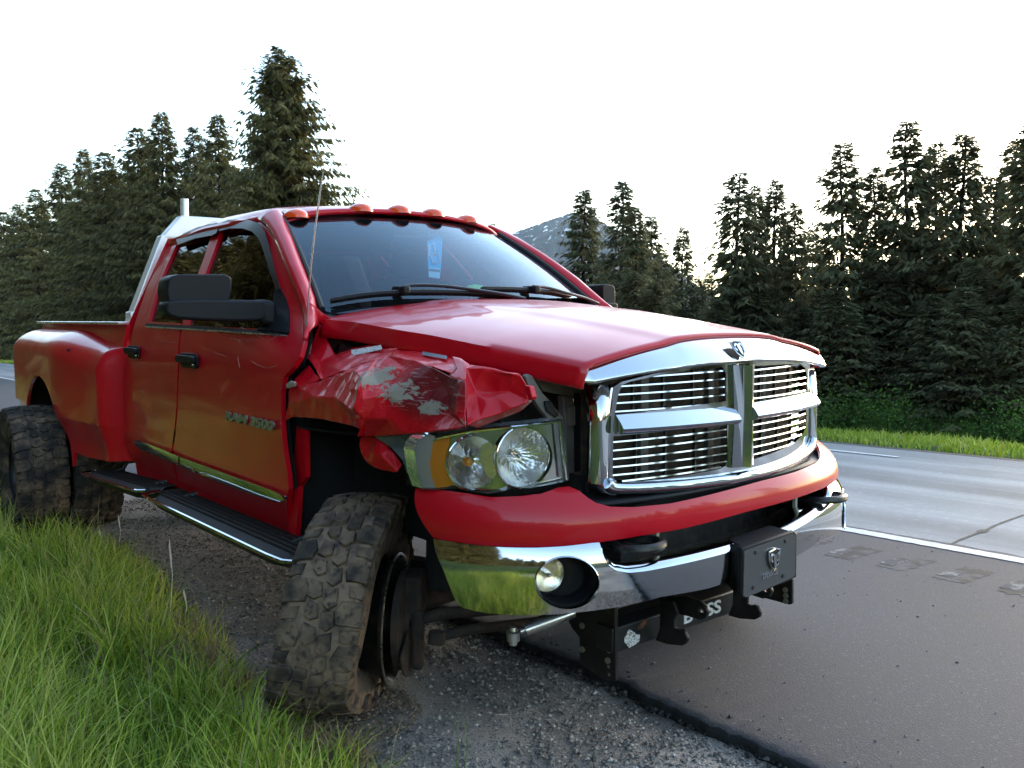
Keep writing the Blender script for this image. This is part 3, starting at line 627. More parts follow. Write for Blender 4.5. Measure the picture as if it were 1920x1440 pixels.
shell = panel('grille_shell', gpx(out_px), Fg, CHROME, T, holes=[gpx(h) for h in (h_ul, h_ll, h_ur, h_lr)], step=.025, thick=.03, bevel=.006, sharp=50)
# side walls of the shell
for sg, o in ((-1, [(1098, 722), (1102, 800), (1100, 880), (1099, 905), (1106, 920), (1125, 927)]),):
    fr = gpx([(1150, 720), (1146, 780), (1144, 860), (1143, 905), (1146, 920), (1160, 926)]); V = []; F = []
    for i, ((x, y), f) in enumerate(zip(o, fr)):
        a = Fg(*f); bq = at(x, y, 1, a.y-.065) if i < 4 else at(x, y, 1, a.y-.03)
        for t in np.linspace(0, 1, 9): p = a.lerp(bq, t); V.append(p+Vector((.02, -.018, 0))*math.sin(math.pi*t)*1.0)
    for i in range(5):
        for k in range(8): F.append((i*9+k, i*9+k+1, (i+1)*9+k+1, (i+1)*9+k))
    sw = mk('shell_side', V, F, CHROME, shell, thick=.006); mirror_copy(sw, shell)
# bottom lip bar and crossbars, centre post
def bar(a, b, hgt, dep, name, n=16, parent=None, out=.02):
    V = []; F = []; pr = [(0, -.5), (.7, -.46), (.95, -.36), (1.05, -.18), (.80, .10), (.30, .50)]
    for i in range(n+1):
        t = i/n; y = a[0]+(b[0]-a[0])*t; z = a[1]+(b[1]-a[1])*t
        for d, h in pr: p = Fg(y, z, -.01+dep*d); V.append(Vector((p.x, p.y, p.z+h*hgt)))
    m = len(pr)
    for i in range(n):
        for k in range(m): F.append((i*m+k, i*m+(k+1) % m, (i+1)*m+(k+1) % m, (i+1)*m+k))
    F += [tuple(range(m)), tuple(n*m+k for k in range(m))[::-1]]
    o = mk(name, V, F, CHROME, parent or shell, sharp=50); bm = bmesh.new(); bm.from_mesh(o.data); bmesh.ops.recalc_face_normals(bm, faces=bm.faces); bm.to_mesh(o.data); bm.free(); return o
g = gpx([(1153, 796), (1376, 778), (1404, 772), (1522, 748)])
bar(g[0], (-.045, g[1][1]), .060, .045, 'crossbar'); bar((.045, g[2][1]), g[3], .058, .045, 'crossbar')
g = gpx([(1148, 913), (1380, 890), (1525, 824)])
lip = spline([(-.535, g[0][1]+.012), (-.50, g[0][1]-.004), (-.3, .888), (0, .884), (.3, .892), (.5, .915), (.55, .95)], 6)
MB().tube([Fg(y, z, .006) for y, z in lip], .020, 10).build('lower_lip', CHROME, shell)
cp = MB(); V = []; zt, zb = gpx([(1383, 686)])[0][1]+.004, gpx([(1383, 874)])[0][1]
for z in np.linspace(zb, zt, 14):
    for y, o in ((-.052, -.01), (-.05, .012), (-.030, .020), (-.012, .022), (0, .045), (.012, .022), (.030, .020), (.05, .012), (.052, -.01)): p = Fg(y, z, o); V.append(Vector((p.x, y*(1+.15*abs(z-(zb+zt)/2)/.18), z)))
mk('centre_post', V, [(i*9+k, i*9+k+1, (i+1)*9+k+1, (i+1)*9+k) for i in range(13) for k in range(8)], CHROME, shell, sharp=35)
# slats, each its own bar, and the thin uprights behind them
slat_proto = {}
def slat(y0, z0, y1, z1):
    b = MB(); n = 8; pts = [Fg(y0+(y1-y0)*i/n, z0+(z1-z0)*i/n, -.012) for i in range(n+1)]; V = []; F = []
    for p in pts: V += [p+Vector((0, 0, -.0035)), p+Vector((.010, 0, -.001)), p+Vector((.009, 0, .0035)), p+Vector((-.012, 0, .0045))]
    for i in range(n):
        for k in range(4): F.append((i*4+k, i*4+(k+1) % 4, (i+1)*4+(k+1) % 4, (i+1)*4+k))
    o = b.add(V, F).build('grille_slat', CHROME, shell, sharp=60); return o
def rows_(L):
    for (xa, ya), (xb, yb) in L:
        a, b = gpx([(xa, ya), (xb, yb)]); slat(a[0]-.004, a[1], b[0]+.004, b[1])
rows_([((1228, 706), (1356, 696)), ((1168, 725), (1359, 711)), ((1158, 741), (1361, 726)), ((1155, 757), (1361, 741)), ((1153, 773), (1361, 756))])
rows_([((1151, 830), (1363, 806)), ((1149, 846), (1363, 820)), ((1149, 862), (1364, 836)), ((1149, 877), (1363, 851)), ((1152, 892), (1362, 866)), ((1170, 903), (1352, 877))])
rows_([((1403, 696), (1500, 684)), ((1403, 708), (1512, 695)), ((1404, 722), (1514, 708)), ((1405, 736), (1514, 719)), ((1405, 749), (1514, 732))])
rows_([((1405, 799), (1512, 776)), ((1405, 813), (1512, 789)), ((1406, 827), (1512, 801)), ((1406, 841), (1510, 813)), ((1406, 855), (1496, 829))])
for (x, y0, y1) in ((1199, 716, 775), (1256, 702, 768), (1312, 694, 762), (1204, 815, 904), (1260, 808, 896), (1316, 802, 886), (1438, 688, 750), (1466, 686, 745), (1492, 686, 738), (1440, 786, 852), (1470, 780, 840), (1495, 775, 826)):
    a, b = gpx([(x, y0), (x, y1)]); MB().box((Fg(*a).x-.03, a[0], (a[1]+b[1])/2), (.012, .004, abs(a[1]-b[1]))).build('grille_upright', SATIN, shell)
# radiator stack visible between the slats
MB().box((.80, 0, 1.05), (.03, 1.08, .44)).build('condenser', mat('condenser_fins', (.035, .032, .03), .6, .4, noise=(14, (.10, .075, .05), .5, .7, 6), bump=(200, .8, .004)), T)
for y, wd in ((-.33, .035), (.30, .02), (0, .03)): MB().box((.85, y, 1.06), (.02, wd, .42)).build('core_support', mat('core_paint%d' % int(y*10+9), (.13, .12, .11), .5), T)
# hood lip of the grille
def Fl(u, k):
    a = abs(u); Y = .642*math.copysign(min(1, a)**.9, u) if a else 0
    Xr = .915-.045*a**2.4; zr = hz(Xr, min(.60, abs(Y))*(1 if True else 1))+.004
    Xf = .995-.10*a**2.1; zf = 1.266-.050*a**2-.0
    zm = zr-.012; dx_ = Xf+.012-Xr; dz_ = zf+.006-zr; pr = [(Xr-.004, zr-.012), (Xr, zr), (Xr+dx_*.28, zr+dz_*.16), (Xr+dx_*.52, zr+dz_*.38), (Xr+dx_*.76, zr+dz_*.66), (Xf+.012, zf+.006), (Xf+.004, zf-.003), (Xf-.06, zf+.004)]
    j = min(int(k), len(pr)-2); t = k-j; x = pr[j][0]*(1-t)+pr[j+1][0]*t; z = pr[j][1]*(1-t)+pr[j+1][1]*t
    e = sm(.955, 1.0, a); tip = (.880, 1.235); return Vector((x*(1-e)+tip[0]*e, Y, z*(1-e)+tip[1]*e))
lipo = grid('grille_hood_lip', Fl, np.linspace(-1, 1, 81), [0, 1, 1.5, 2, 2.5, 3, 3.5, 4, 4.5, 5, 6, 7], CHROME, shell, sharp=180, flip=True); sb = lipo.modifiers.new('s', 'SUBSURF'); sb.levels = 1; sb.render_levels = 1
ec = at(1388, 656, 1, .0); ec.x = 1.0; ec = at(1388, 656, 0, 1.0); xz = Vector((.55, 0, .83)).normalized(); emblem(frame(ec+Vector((-.008, 0, 0)), Vector((0, 1, 0)), Vector((-.55, 0, .83)).normalized(), Vector((.83, 0, .55)).normalized()), .055, shell)

# ---- headlamp assembly (near side as seen, mirrored for the far side)
def Fhl(y, z, o=0.):
    a = max(0, (abs(y)-.56)/.40); return Vector((.84-.06*a-.27*a**2.6+o+.0*(z-.98), y, z))
def hpx(L, o=0.): return [tuple(inv(lambda u, v: Fhl(u, v, o), x, y, (-.7, .97))) for x, y in L]
hl_px = [(773, 845), (776, 832), (787, 820), (800, 812), (880, 803), (960, 795), (1041, 786), (1051, 791), (1056, 840), (1062, 900), (1030, 907), (990, 914), (960, 913), (935, 921), (912, 925), (880, 921), (850, 914), (818, 917), (789, 915), (779, 885)]
HLO = hpx(hl_px); hz0 = HLO
HOUSE = mat('headlamp_chrome', (.62, .64, .62), .10, 1.)
WHITEH = mat('headlamp_grey', (.62, .59, .62), .35, .3, coat=1)
def headlamp():
    out = []
    c1 = hpx([(978, 857)])[0]; c2 = hpx([(886, 868)])[0]
    e = lambda cx, cy, rx, ry, n=36: hpx([(cx+rx*math.cos(a), cy+ry*math.sin(a)) for a in np.linspace(0, 2*math.pi, n+1)[:-1]], -.02)
    r1 = e(979, 857, 57, 55); r2 = e(886, 867, 50, 49)
    inner = hpx([(812, 826), (846, 812), (900, 806), (960, 800), (1040, 791), (1046, 794), (1056, 896), (1030, 902), (990, 909), (960, 909), (935, 917), (912, 920), (880, 917), (850, 911), (818, 912), (806, 870)], -.02)
    house = panel('headlamp', inner, lambda u, v: Fhl(u, v, -.02), HOUSE, T, holes=[r1, r2], step=.03, thick=0, sharp=180); out.append(house)
    out.append(panel('outer_margin', hpx(hl_px, -.025)[:3]+hpx([(800, 812), (816, 818), (806, 870), (820, 914)], -.025)+hpx(hl_px, -.025)[-2:], lambda u, v: Fhl(u, v, -.025), WHITEH, house, step=.03, thick=0))
    amb = hpx([(812, 828), (845, 818), (842, 835), (837, 850), (836, 868), (842, 890), (855, 907), (838, 913), (817, 915), (808, 890), (806, 868)], -.014)
    out.append(panel('turn_signal', amb, lambda u, v: Fhl(u, v, -.014), AMBER, house, step=.02, thick=0))
    for (cx, cy, R, dp, fl_) in ((979, 857, .094, .7, 28), (886, 867, .083, .7, 9)):
        q = hpx([(cx, cy)], -.02)[0]; p = Fhl(q[0], q[1], -.018); ax = Vector((.97, -.10 if cx > 900 else -.32, 0))
        lo = lamp_unit(p, ax, R, house, 'reflector', REFL, dp, None, fl_); out.append(lo)
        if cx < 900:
            ab = MB(); ab.lathe(p-ax.normalized()*.035+Vector((0, -.012, 0)), ax, [(0, .0001), (0, .013), (.02, .015), (.034, .010), (.038, .0001)], 16); ab.build('amber_reflection_bulb', AMBER, house)  # amber bulb form added to stand in for amber reflections in the bowl
        out += [ch for ch in lo.children] if False else []
        rg = MB(); a_ = ax.normalized().orthogonal().normalized(); b_ = ax.normalized().cross(a_); rg.tube([p+ax.normalized()*.002+(a_*math.cos(t)+b_*math.sin(t))*R for t in np.linspace(0, 2*math.pi, 41)], .0035, 6); out.append(rg.build('bezel_ring', CHROME, house))
    # smoky crescent shield inside the outer bowl
    cr = hpx([(925, 826), (936, 838), (927, 860), (932, 880), (943, 898), (934, 907), (915, 890), (902, 862), (906, 836)], -.02)
    out.append(panel('bulb_shield', cr, lambda u, v: Fhl(u, v, -.03), FREFL, house, step=.02, thick=.004))
    out.append(panel('headlamp_lens', HLO, lambda u, v: Fhl(u, v, .012), LENS, house, step=.03, thick=0, sharp=180))
    V = []; L = resample(HLO, .04); n = len(L)
    for s, z in L: V += [Fhl(s, z, .012), Fhl(s, z, -.05)]
    out.append(mk('lens_edge', V, [(2*i, 2*i+1, 2*((i+1) % n)+1, 2*((i+1) % n)) for i in range(n)], glass_mat('lens_edge_clear', (.6, .62, .62), dirt=.35) , house))
    tp = [Fhl(*q, .014) for q in hpx([(812, 822), (880, 808), (960, 800), (1043, 790)])]
    MB().tube(tp+[Fhl(*hpx([(1056, 898)])[0], .014)], .005, 6).build('lens_rim', CHROME, house)
    return out, house
_, HL = headlamp()
# dark pocket behind the lamp
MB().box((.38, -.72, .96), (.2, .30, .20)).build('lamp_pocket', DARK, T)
# grey support structure between lamp and grille
def flat(px, X, d, name, m, bev=.004): return MB().prism([at(x, y, 0, X) for x, y in px], (-d, 0, 0)).build(name, m, T, bevel=bev)
flat([(998, 703), (1030, 712), (1097, 731), (1097, 745), (1062, 741), (1020, 734)], .70, .03, 'support_beam', GREYST)
flat([(985, 706), (990, 701), (998, 704), (1016, 735), (1032, 752), (1058, 786), (1028, 786), (1012, 765), (997, 742)], .74, .02, 'support_strut', GREYST)
flat([(1022, 752), (1034, 752), (1050, 778), (1042, 784), (1026, 770)], .752, .01, 'strut_bracket', VOID)
flat([(1056, 742), (1075, 744), (1081, 790), (1085, 900), (1064, 900), (1060, 800)], .70, .03, 'support_post', GREYST)
flat([(1066, 765), (1078, 760), (1086, 776), (1084, 796), (1070, 800)], .72, .02, 'post_bracket', mat('tan_bracket', (.20, .17, .13), .6), .003)
flat([(1086, 738), (1100, 738), (1102, 905), (1088, 905)], .74, .03, 'seal_strip', BLACKP)
MB().box((.60, -.60, 1.05), (.03, .25, .40)).build('inner_panel', DARK, T)
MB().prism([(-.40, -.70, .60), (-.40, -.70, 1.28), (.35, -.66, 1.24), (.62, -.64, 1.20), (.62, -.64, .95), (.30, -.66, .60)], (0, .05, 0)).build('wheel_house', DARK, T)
# far-side fender, undamaged (seen only as a sliver, kept for other views)
def Ffd(X, z):
    k = max(0, (z-1.10)/.20); y = 1.0-.20*k**2-.06*max(0, (X-.2))**1.5; return Vector((X, y, z))
panel('front_fender', [(-.42, .62), (-.42, 1.30), (.20, 1.24), (.38, 1.12), (.40, .96), (.42, .92), (.40, .95), (.30, 1.10), (0, 1.16), (-.28, 1.08), (-.40, .80), (-.40, .62)], Ffd, PAINT, T, step=.05, thick=.01)

# ================================================================ CRUMPLED NEAR FENDER
def sheet(name, pts, edges_closed, creases, m, parent=T, thick=.004, step=None, sharp=22, jitter=.0, sub=0):
    """pressed sheet given by control points (direction + lateral position), boundary order, and fold lines"""
    P2 = [(x, y) for x, y, Y in pts]; P3 = [at(x, y, 1, Y) for x, y, Y in pts]
    E = [(edges_closed[i], edges_closed[(i+1) % len(edges_closed)]) for i in range(len(edges_closed))]+list(creases)
    r = geometry.delaunay_2d_cdt([Vector(p) for p in P2], E, [], 0, 1e-5)
    assert len(r[0]) == len(P2), (name, len(r[0]), len(P2))
    om = [o[0] for o in r[3]]; poly = [P2[i] for i in edges_closed]; F = []
    for f in r[2]:
        cx = sum(r[0][i][0] for i in f)/3; cy = sum(r[0][i][1] for i in f)/3
        if inside((cx, cy), poly): F.append([om[i] for i in f][::-1])
    bm = bmesh.new(); vs = [bm.verts.new(p) for p in P3]
    for f in F: bm.faces.new([vs[i] for i in f])
    cr = set(tuple(sorted(c)) for c in creases); bm.edges.ensure_lookup_table(); bm.verts.index_update()
    cl = bm.edges.layers.float.new('crease_edge')
    for e in bm.edges:
        e[cl] = .7
        if tuple(sorted((e.verts[0].index, e.verts[1].index))) in cr: e[cl] = 1.
        if e.is_boundary: e[cl] = .9
    me = bpy.data.meshes.new(name); bm.to_mesh(me); bm.free(); me.materials.append(m); me.polygons.foreach_set('use_smooth', [True]*len(me.polygons))
    o = link(bpy.data.objects.new(name, me), parent); s = o.modifiers.new('s', 'SUBSURF'); s.levels = 2; s.render_levels = 2
    if jitter:
        tx = bpy.data.textures.new('dents', 'VORONOI'); tx.noise_scale = .075; tx.distance_metric = 'DISTANCE'; s.levels = 4; s.render_levels = 4; d = o.modifiers.new('d', 'DISPLACE'); d.texture = tx; d.strength = jitter*2.0; d.texture_coords = 'LOCAL'; d.mid_level = .5
    s = o.modifiers.new('t', 'SOLIDIFY'); s.thickness = thick; s.offset = -1
    return o
# paint with scraped primer, brown scuffs and fine scratches over the dented zone (wear, in object space)
def scraped():
    m = PAINT2.copy(); m.name = 'red_paint_scraped'; nt = m.node_tree; n = nt.nodes; l = nt.links; b = n['Principled BSDF']; tc = [x for x in n if x.type == 'TEX_COORD'][0]
    def blob(c, r, q, soft=.25):      # soft box around c
        mp = n.new('ShaderNodeMapping'); mp.vector_type = 'POINT'; mp.inputs['Location'].default_value = [-c[i]/r[i] for i in range(3)]; mp.inputs['Scale'].default_value = [1/r[i] for i in range(3)]
        l.new(tc.outputs['Object'], mp.inputs[0]); ln = n.new('ShaderNodeVectorMath'); ln.operation = 'LENGTH'; l.new(mp.outputs[0], ln.inputs[0])
        mr = n.new('ShaderNodeMapRange'); mr.inputs[1].default_value = 1+soft; mr.inputs[2].default_value = 1-soft*2; l.new(ln.outputs['Value'], mr.inputs[0]); return mr.outputs[0]
    def noise(sc, lo, hi, det=8, vec=None, dist=0):
        t = n.new('ShaderNodeTexNoise'); t.inputs['Scale'].default_value = sc; t.inputs['Detail'].default_value = det; t.inputs['Roughness'].default_value = .65; t.inputs['Distortion'].default_value = dist
        l.new(vec or tc.outputs['Object'], t.inputs[0]); r = n.new('ShaderNodeMapRange'); r.inputs[1].default_value = lo; r.inputs[2].default_value = hi; l.new(t.outputs[0], r.inputs[0]); return r.outputs[0]
    def math_(op, a, c):
        x = n.new('ShaderNodeMath'); x.operation = op; x.use_clamp = True
        for i, v in enumerate((a, c)):
            if isinstance(v, (int, float)): x.inputs[i].default_value = v
            else: l.new(v, x.inputs[i])
        return x.outputs[0]
    def mix(f, a, c):
        x = n.new('ShaderNodeMix'); x.data_type = 'RGBA'; l.new(f, x.inputs[0])
        for i, v in ((6, a), (7, c)):
            if isinstance(v, tuple): x.inputs[i].default_value = (*v, 1)
            else: l.new(v, x.inputs[i])
        return x.outputs[2]
    A = lambda x, y, Y: at(x, y, 1, Y)
    g1 = blob(A(708, 708, -.96), (.085, .14, .06), 0, .45); g2 = blob(A(745, 735, -.96), (.10, .14, .05), 0, .45); g3 = blob(A(797, 768, -.95), (.10, .14, .032), 0, .45); g4 = blob(A(679, 740, -1.02), (.020, .1, .11), 0, .45); g5 = blob(A(870, 790, -.95), (.05, .1, .03), 0, .45)
    gg = math_('MAXIMUM', math_('MAXIMUM', g1, g2), math_('MAXIMUM', g3, math_('MAXIMUM', math_('MULTIPLY', g4, .9), math_('MULTIPLY', g5, .6))))
    raw = n.new('ShaderNodeTexNoise'); raw.inputs['Scale'].default_value = 34; raw.inputs['Detail'].default_value = 12; raw.inputs['Roughness'].default_value = .72; raw.inputs['Distortion'].default_value = .5
    mp0 = n.new('ShaderNodeMapping'); mp0.inputs['Rotation'].default_value = (0, rad(35), 0); mp0.inputs['Scale'].default_value = (.55, 1, 1.3); l.new(tc.outputs['Object'], mp0.inputs[0]); l.new(mp0.outputs[0], raw.inputs[0])
    sm_ = n.new('ShaderNodeMath'); sm_.operation = 'ADD'; l.new(raw.outputs[0], sm_.inputs[0]); hf = n.new('ShaderNodeMath'); hf.operation = 'MULTIPLY'; l.new(gg, hf.inputs[0]); hf.inputs[1].default_value = .42; l.new(hf.outputs[0], sm_.inputs[1])
    pm = n.new('ShaderNodeMapRange'); pm.inputs[1].default_value = .75; pm.inputs[2].default_value = .775; l.new(sm_.outputs[0], pm.inputs[0]); prim = pm.outputs[0]
    br = blob(A(800, 725, -.94), (.19, .3, .11), 0, .15); brn = math_('MULTIPLY', math_('MULTIPLY', br, noise(5, .25, .45, 3)), .85)
    mp = n.new('ShaderNodeMapping'); mp.inputs['Rotation'].default_value = (0, rad(-35), 0); mp.inputs['Scale'].default_value = (8, 20, 150); l.new(tc.outputs['Object'], mp.inputs[0])
    sc1 = math_('MULTIPLY', noise(1, .63, .66, 2, mp.outputs[0]), math_('MAXIMUM', br, gg))
    mp2 = n.new('ShaderNodeMapping'); mp2.inputs['Rotation'].default_value = (0, rad(70), 0); mp2.inputs['Scale'].default_value = (9, 20, 190); l.new(tc.outputs['Object'], mp2.inputs[0])
    sc2 = math_('MULTIPLY', noise(1, .66, .69, 2, mp2.outputs[0]), math_('MAXIMUM', br, gg))
    col = mix(brn, tuple(b.inputs['Base Color'].default_value)[:3], (.09, .006, .008)); col = mix(math_('MULTIPLY', sc1, .5), col, (.45, .36, .34)); col = mix(math_('MULTIPLY', sc2, .5), col, (.5, .42, .40)); col = mix(prim, col, (.29, .245, .19))
    l.new(col, b.inputs['Base Color']); anyw = math_('MAXIMUM', prim, math_('MULTIPLY', brn, .45))
    inv_ = math_('SUBTRACT', 1.0, anyw); l.new(math_('MULTIPLY', inv_, .35), b.inputs['Coat Weight'])
    r2 = n.new('ShaderNodeMapRange'); r2.inputs[3].default_value = .40; r2.inputs[4].default_value = .7; l.new(anyw, r2.inputs[0]); l.new(r2.outputs[0], b.inputs['Roughness'])
    mt = n.new('ShaderNodeMapRange'); mt.inputs[3].default_value = .1; mt.inputs[4].default_value = 0; l.new(prim, mt.inputs[0]); l.new(mt.outputs[0], b.inputs['Metallic'])
    bp = n.new('ShaderNodeBump'); bp.inputs['Strength'].default_value = .5; bp.inputs['Distance'].default_value = .003; l.new(math_('ADD', prim, noise(60, .3, .7)), bp.inputs['Height']); l.new(bp.outputs[0], b.inputs['Normal'])
    return m
SCRAPED = scraped()
fp = [(543, 727, -.99), (556, 725, -.98), (592, 717, -.965), (628, 703, -.955), (664, 690, -.95), (680, 683, -.93),   # 0-5 upper edge of the rear strip
      (705, 672, -.90), (726, 667, -.89), (752, 671, -.885), (782, 677, -.88), (812, 690, -.88), (841, 706, -.89), (860, 711, -.90), (872, 715, -.91),  # 6-13 top of the dented zone
      (872, 745, -.93), (872, 775, -.94), (873, 799, -.96),                                                                     # 14-16 vertical fold
      (840, 805, -.955), (797, 810, -.955), (760, 814, -.96), (725, 816, -.965), (700, 818, -.97), (684, 817, -.985), (672, 819, -1.02),  # 17-23 bottom
      (676, 806, -1.02), (661, 798, -1.01), (628, 791, -1.0), (592, 784, -.995), (549, 782, -.985), (534, 789, -.99), (540, 757, -.995),  # 24-30 arch + front edge
      (668, 695, -.975), (655, 730, -1.00), (657, 768, -1.055), (664, 763, -1.06), (672, 730, -1.05), (679, 710, -1.02), (681, 748, -1.03), (684, 785, -1.02),  # 31-38 ridges
      (592, 745, -1.005), (628, 745, -1.005), (650, 775, -1.005), (668, 785, -1.04), (662, 740, -1.02),                      # 39-43
      (700, 700, -.955), (720, 740, -.975), (730, 785, -.975), (770, 720, -.925), (790, 770, -.935), (841, 740, -.900), (842, 776, -.915), (830, 720, -.885), (857, 745, -.935), (857, 780, -.95), (692, 730, -1.0), (760, 690, -.895)]
fb = list(range(0, 31))
cre = [(5, 31), (31, 32), (32, 33), (33, 41), (35, 34), (34, 42), (42, 24), (36, 35), (36, 37), (37, 38), (38, 22), (11, 49), (49, 50), (50, 16), (12, 52), (52, 53), (53, 16), (3, 31), (6, 36), (5, 36)]
fender = sheet('front_fender', fp, fb, cre, SCRAPED, jitter=.004); fender['label'] = 'crumpled front fender with scraped paint and folded ridge'
# forward part of the fender, torn loose above the headlamp
fq = [(874, 690, -.86), (880, 683, -.84), (919, 691, -.82), (948, 698, -.80), (976, 704, -.78), (985, 721, -.78), (989, 749, -.79), (985, 754, -.80), (958, 765, -.83), (929, 776, -.86), (902, 787, -.89), (876, 797, -.93), (874, 760, -.90), (873, 720, -.88), (925, 735, -.82), (892, 735, -.85), (955, 735, -.795)]
sheet('torn_fender_panel', fq, list(range(14)), [(0, 15), (15, 11)], PAINT2, parent=fender, jitter=.006)
sheet('torn_flange', [(876, 797, -.925), (902, 787, -.885), (929, 776, -.855), (958, 765, -.825), (989, 750, -.785), (998, 752, -.76), (975, 772, -.80), (935, 787, -.84), (895, 803, -.89)], list(range(9)), [], mat('scuffed_red', (.30, .04, .04), .6, noise=(30, (.35, .2, .18), .45, .7, 6)), parent=fender)
sheet('fold_strip', [(841, 706, -.885), (860, 712, -.90), (872, 716, -.905), (874, 692, -.86), (880, 684, -.835), (865, 672, -.82), (848, 668, -.82), (855, 690, -.86)], [0, 1, 2, 3, 4, 5, 6, 7], [(7, 3)], PAINT2, parent=fender)
MB().prism([at(x, y, 1, -.785) for x, y in ((983, 722), (992, 724), (998, 745), (995, 750), (988, 748))], (0, .02, 0)).build('fender_tab', PAINT2, fender, bevel=.003)
# upper flange with the two stickers
sheet('upper_flange', [(572, 668, -.90), (578, 655, -.87), (586, 640, -.84), (592, 624, -.83), (599, 608, -.82), (606, 622, -.81), (616, 642, -.81), (628, 664, -.82), (640, 660, -.82), (659, 652, -.80), (700, 645, -.79), (738, 637, -.79), (741, 645, -.79), (745, 655, -.80), (729, 668, -.86), (704, 674, -.89), (682, 681, -.915), (645, 695, -.94), (603, 711, -.955), (594, 695, -.94), (586, 682, -.91), (600, 680, -.885), (640, 675, -.87), (690, 664, -.84)], list(range(21)), [(20, 21), (21, 22), (22, 23), (23, 13)], PAINT2, parent=fender, jitter=.004)
sheet('rear_flap', [(545, 722, -.985), (552, 712, -.96), (566, 696, -.93), (580, 685, -.91), (588, 697, -.93), (599, 709, -.95), (590, 716, -.962), (566, 724, -.975)], list(range(8)), [], PAINT2, parent=fender, jitter=.005)
sheet('front_flange', [(745, 656, -.80), (760, 657, -.79), (800, 660, -.77), (840, 668, -.76), (880, 682, -.765), (919, 690, -.775), (976, 703, -.775), (960, 702, -.80), (915, 694, -.82), (880, 690, -.84), (845, 700, -.87), (812, 688, -.875), (780, 676, -.875), (752, 670, -.88), (733, 667, -.87), (800, 672, -.82), (850, 682, -.82)], list(range(15)), [(0, 15), (15, 16), (16, 8)], PAINT2, parent=fender, jitter=.004)
st = MB(); st.prism([at(x, y, 1, Y) for x, y, Y in ((659, 656, -.822), (714, 647, -.812), (717, 655, -.826), (661, 667, -.842))], (0, -.002, 0)); st.build('sticker', PAPER, fender)
st = MB(); st.prism([at(x, y, 1, Y) for x, y, Y in ((793, 659, -.795), (838, 667, -.795), (838, 673, -.815), (792, 665, -.81))], (0, -.002, 0)); st.build('sticker', LINER, fender)
tornm = mat('torn_metal', (.45, .40, .33), .4, .5, bump=(80, .8, .004))
for pts in ([(577, 643), (580, 640), (585, 643), (584, 652), (580, 660), (577, 664), (585, 663)],):
    MB().prism([at(x, y, 1, -.88) for x, y in ((576, 664), (575, 655), (579, 650), (576, 645), (578, 640), (584, 641), (585, 650), (582, 664))], (0, -.01, 0)).build('torn_edge', tornm, fender, bevel=.003)
MB().prism([at(x, y, 1, -.99) for x, y in ((541, 720), (549, 714), (557, 716), (556, 725), (542, 729))], (0, -.012, 0)).build('torn_edge', tornm, fender, bevel=.004)
# cowl corner flap
sheet('cowl_flap', [(583, 568, -.84), (592, 575, -.82), (606, 588, -.80), (622, 597, -.79), (612, 601, -.80), (602, 610, -.81), (594, 604, -.82), (588, 590, -.83)], list(range(8)), [], PAINT2, parent=fender)
MB().prism([at(x, y, 1, -.80) for x, y in ((578, 580), (622, 602), (640, 640), (660, 665), (570, 720), (540, 730), (535, 900), (560, 900))], (0, .03, 0)).build('door_jamb', mat('jamb_dark', (.02, .008, .009), .6), T)
# red jamb strip under the fender, beside the door
MB().prism([at(x, y, 1, -.93) for x, y in ((556, 800), (572, 806), (573, 895), (560, 915), (548, 905))], (0, .02, 0)).build('jamb_strip', PAINT2, T)
MB().prism([at(x, y, 1, -.96) for x, y in ((541, 917), (560, 912), (556, 990), (544, 1060), (541, 1060))], (0, .02, 0)).build('rocker_end', PAINT2, T)
# plastic liner and torn lower piece
sheet('fender_liner', [(700, 817, -.955), (745, 815, -.95), (792, 813, -.93), (800, 822, -.91), (780, 842, -.90), (773, 872, -.89), (778, 898, -.89), (764, 888, -.90), (755, 864, -.93), (733, 840, -.95)], list(range(10)), [], LINER, parent=fender, jitter=.005)
sheet('torn_fender_lip', [(673, 822, -.96), (688, 818, -.95), (714, 823, -.94), (733, 843, -.93), (754, 872, -.92), (747, 884, -.93), (717, 881, -.95), (688, 868, -.965), (677, 848, -.97), (712, 850, -.965)], list(range(9)), [(0, 9), (9, 5)], SCRAPED, parent=fender, jitter=.01)
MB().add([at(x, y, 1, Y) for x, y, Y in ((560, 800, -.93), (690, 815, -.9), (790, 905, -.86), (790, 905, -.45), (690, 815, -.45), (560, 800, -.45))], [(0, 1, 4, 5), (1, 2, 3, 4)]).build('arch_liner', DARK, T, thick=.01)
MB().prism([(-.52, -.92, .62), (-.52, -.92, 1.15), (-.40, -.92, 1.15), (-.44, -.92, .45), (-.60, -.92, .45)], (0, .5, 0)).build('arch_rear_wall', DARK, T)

# ================================================================ PLOUGH MOUNT UNDER THE BUMPER
YL = -.36
def py(px, Y, d, name, m=STEELB, parent=None, bev=.002): return MB().prism([at(x, y, 1, Y) for x, y in px], (0, d, 0)).build(name, m, parent or T, bevel=bev)
mount = py([(1059, 1150), (1149, 1138), (1151, 1276), (1130, 1272), (1087, 1244), (1086, 1195), (1072, 1178)], YL, .012, 'plough_mount')
print('mount plate', at(1149, 1138, 1, YL), at(1151, 1276, 1, YL), at(1087, 1244, 1, YL))
fx = at(1149, 1200, 1, YL).x
py([(1149, 1138), (1153, 1137), (1154, 1277), (1151, 1276)], YL-.004, .014, 'mount_flange', parent=mount)
BOLT = mat('bolt_zinc', (.32, .30, .22), .4, .7)
for x, y in ((1093, 1173), (1141, 1194), (1093, 1217), (1141, 1238)):
    MB().lathe(at(x, y, 1, YL-.001), (0, -1, 0), [(0, .011), (.008, .011), (.008, .0001)], 6).build('bolt', BOLT, mount)
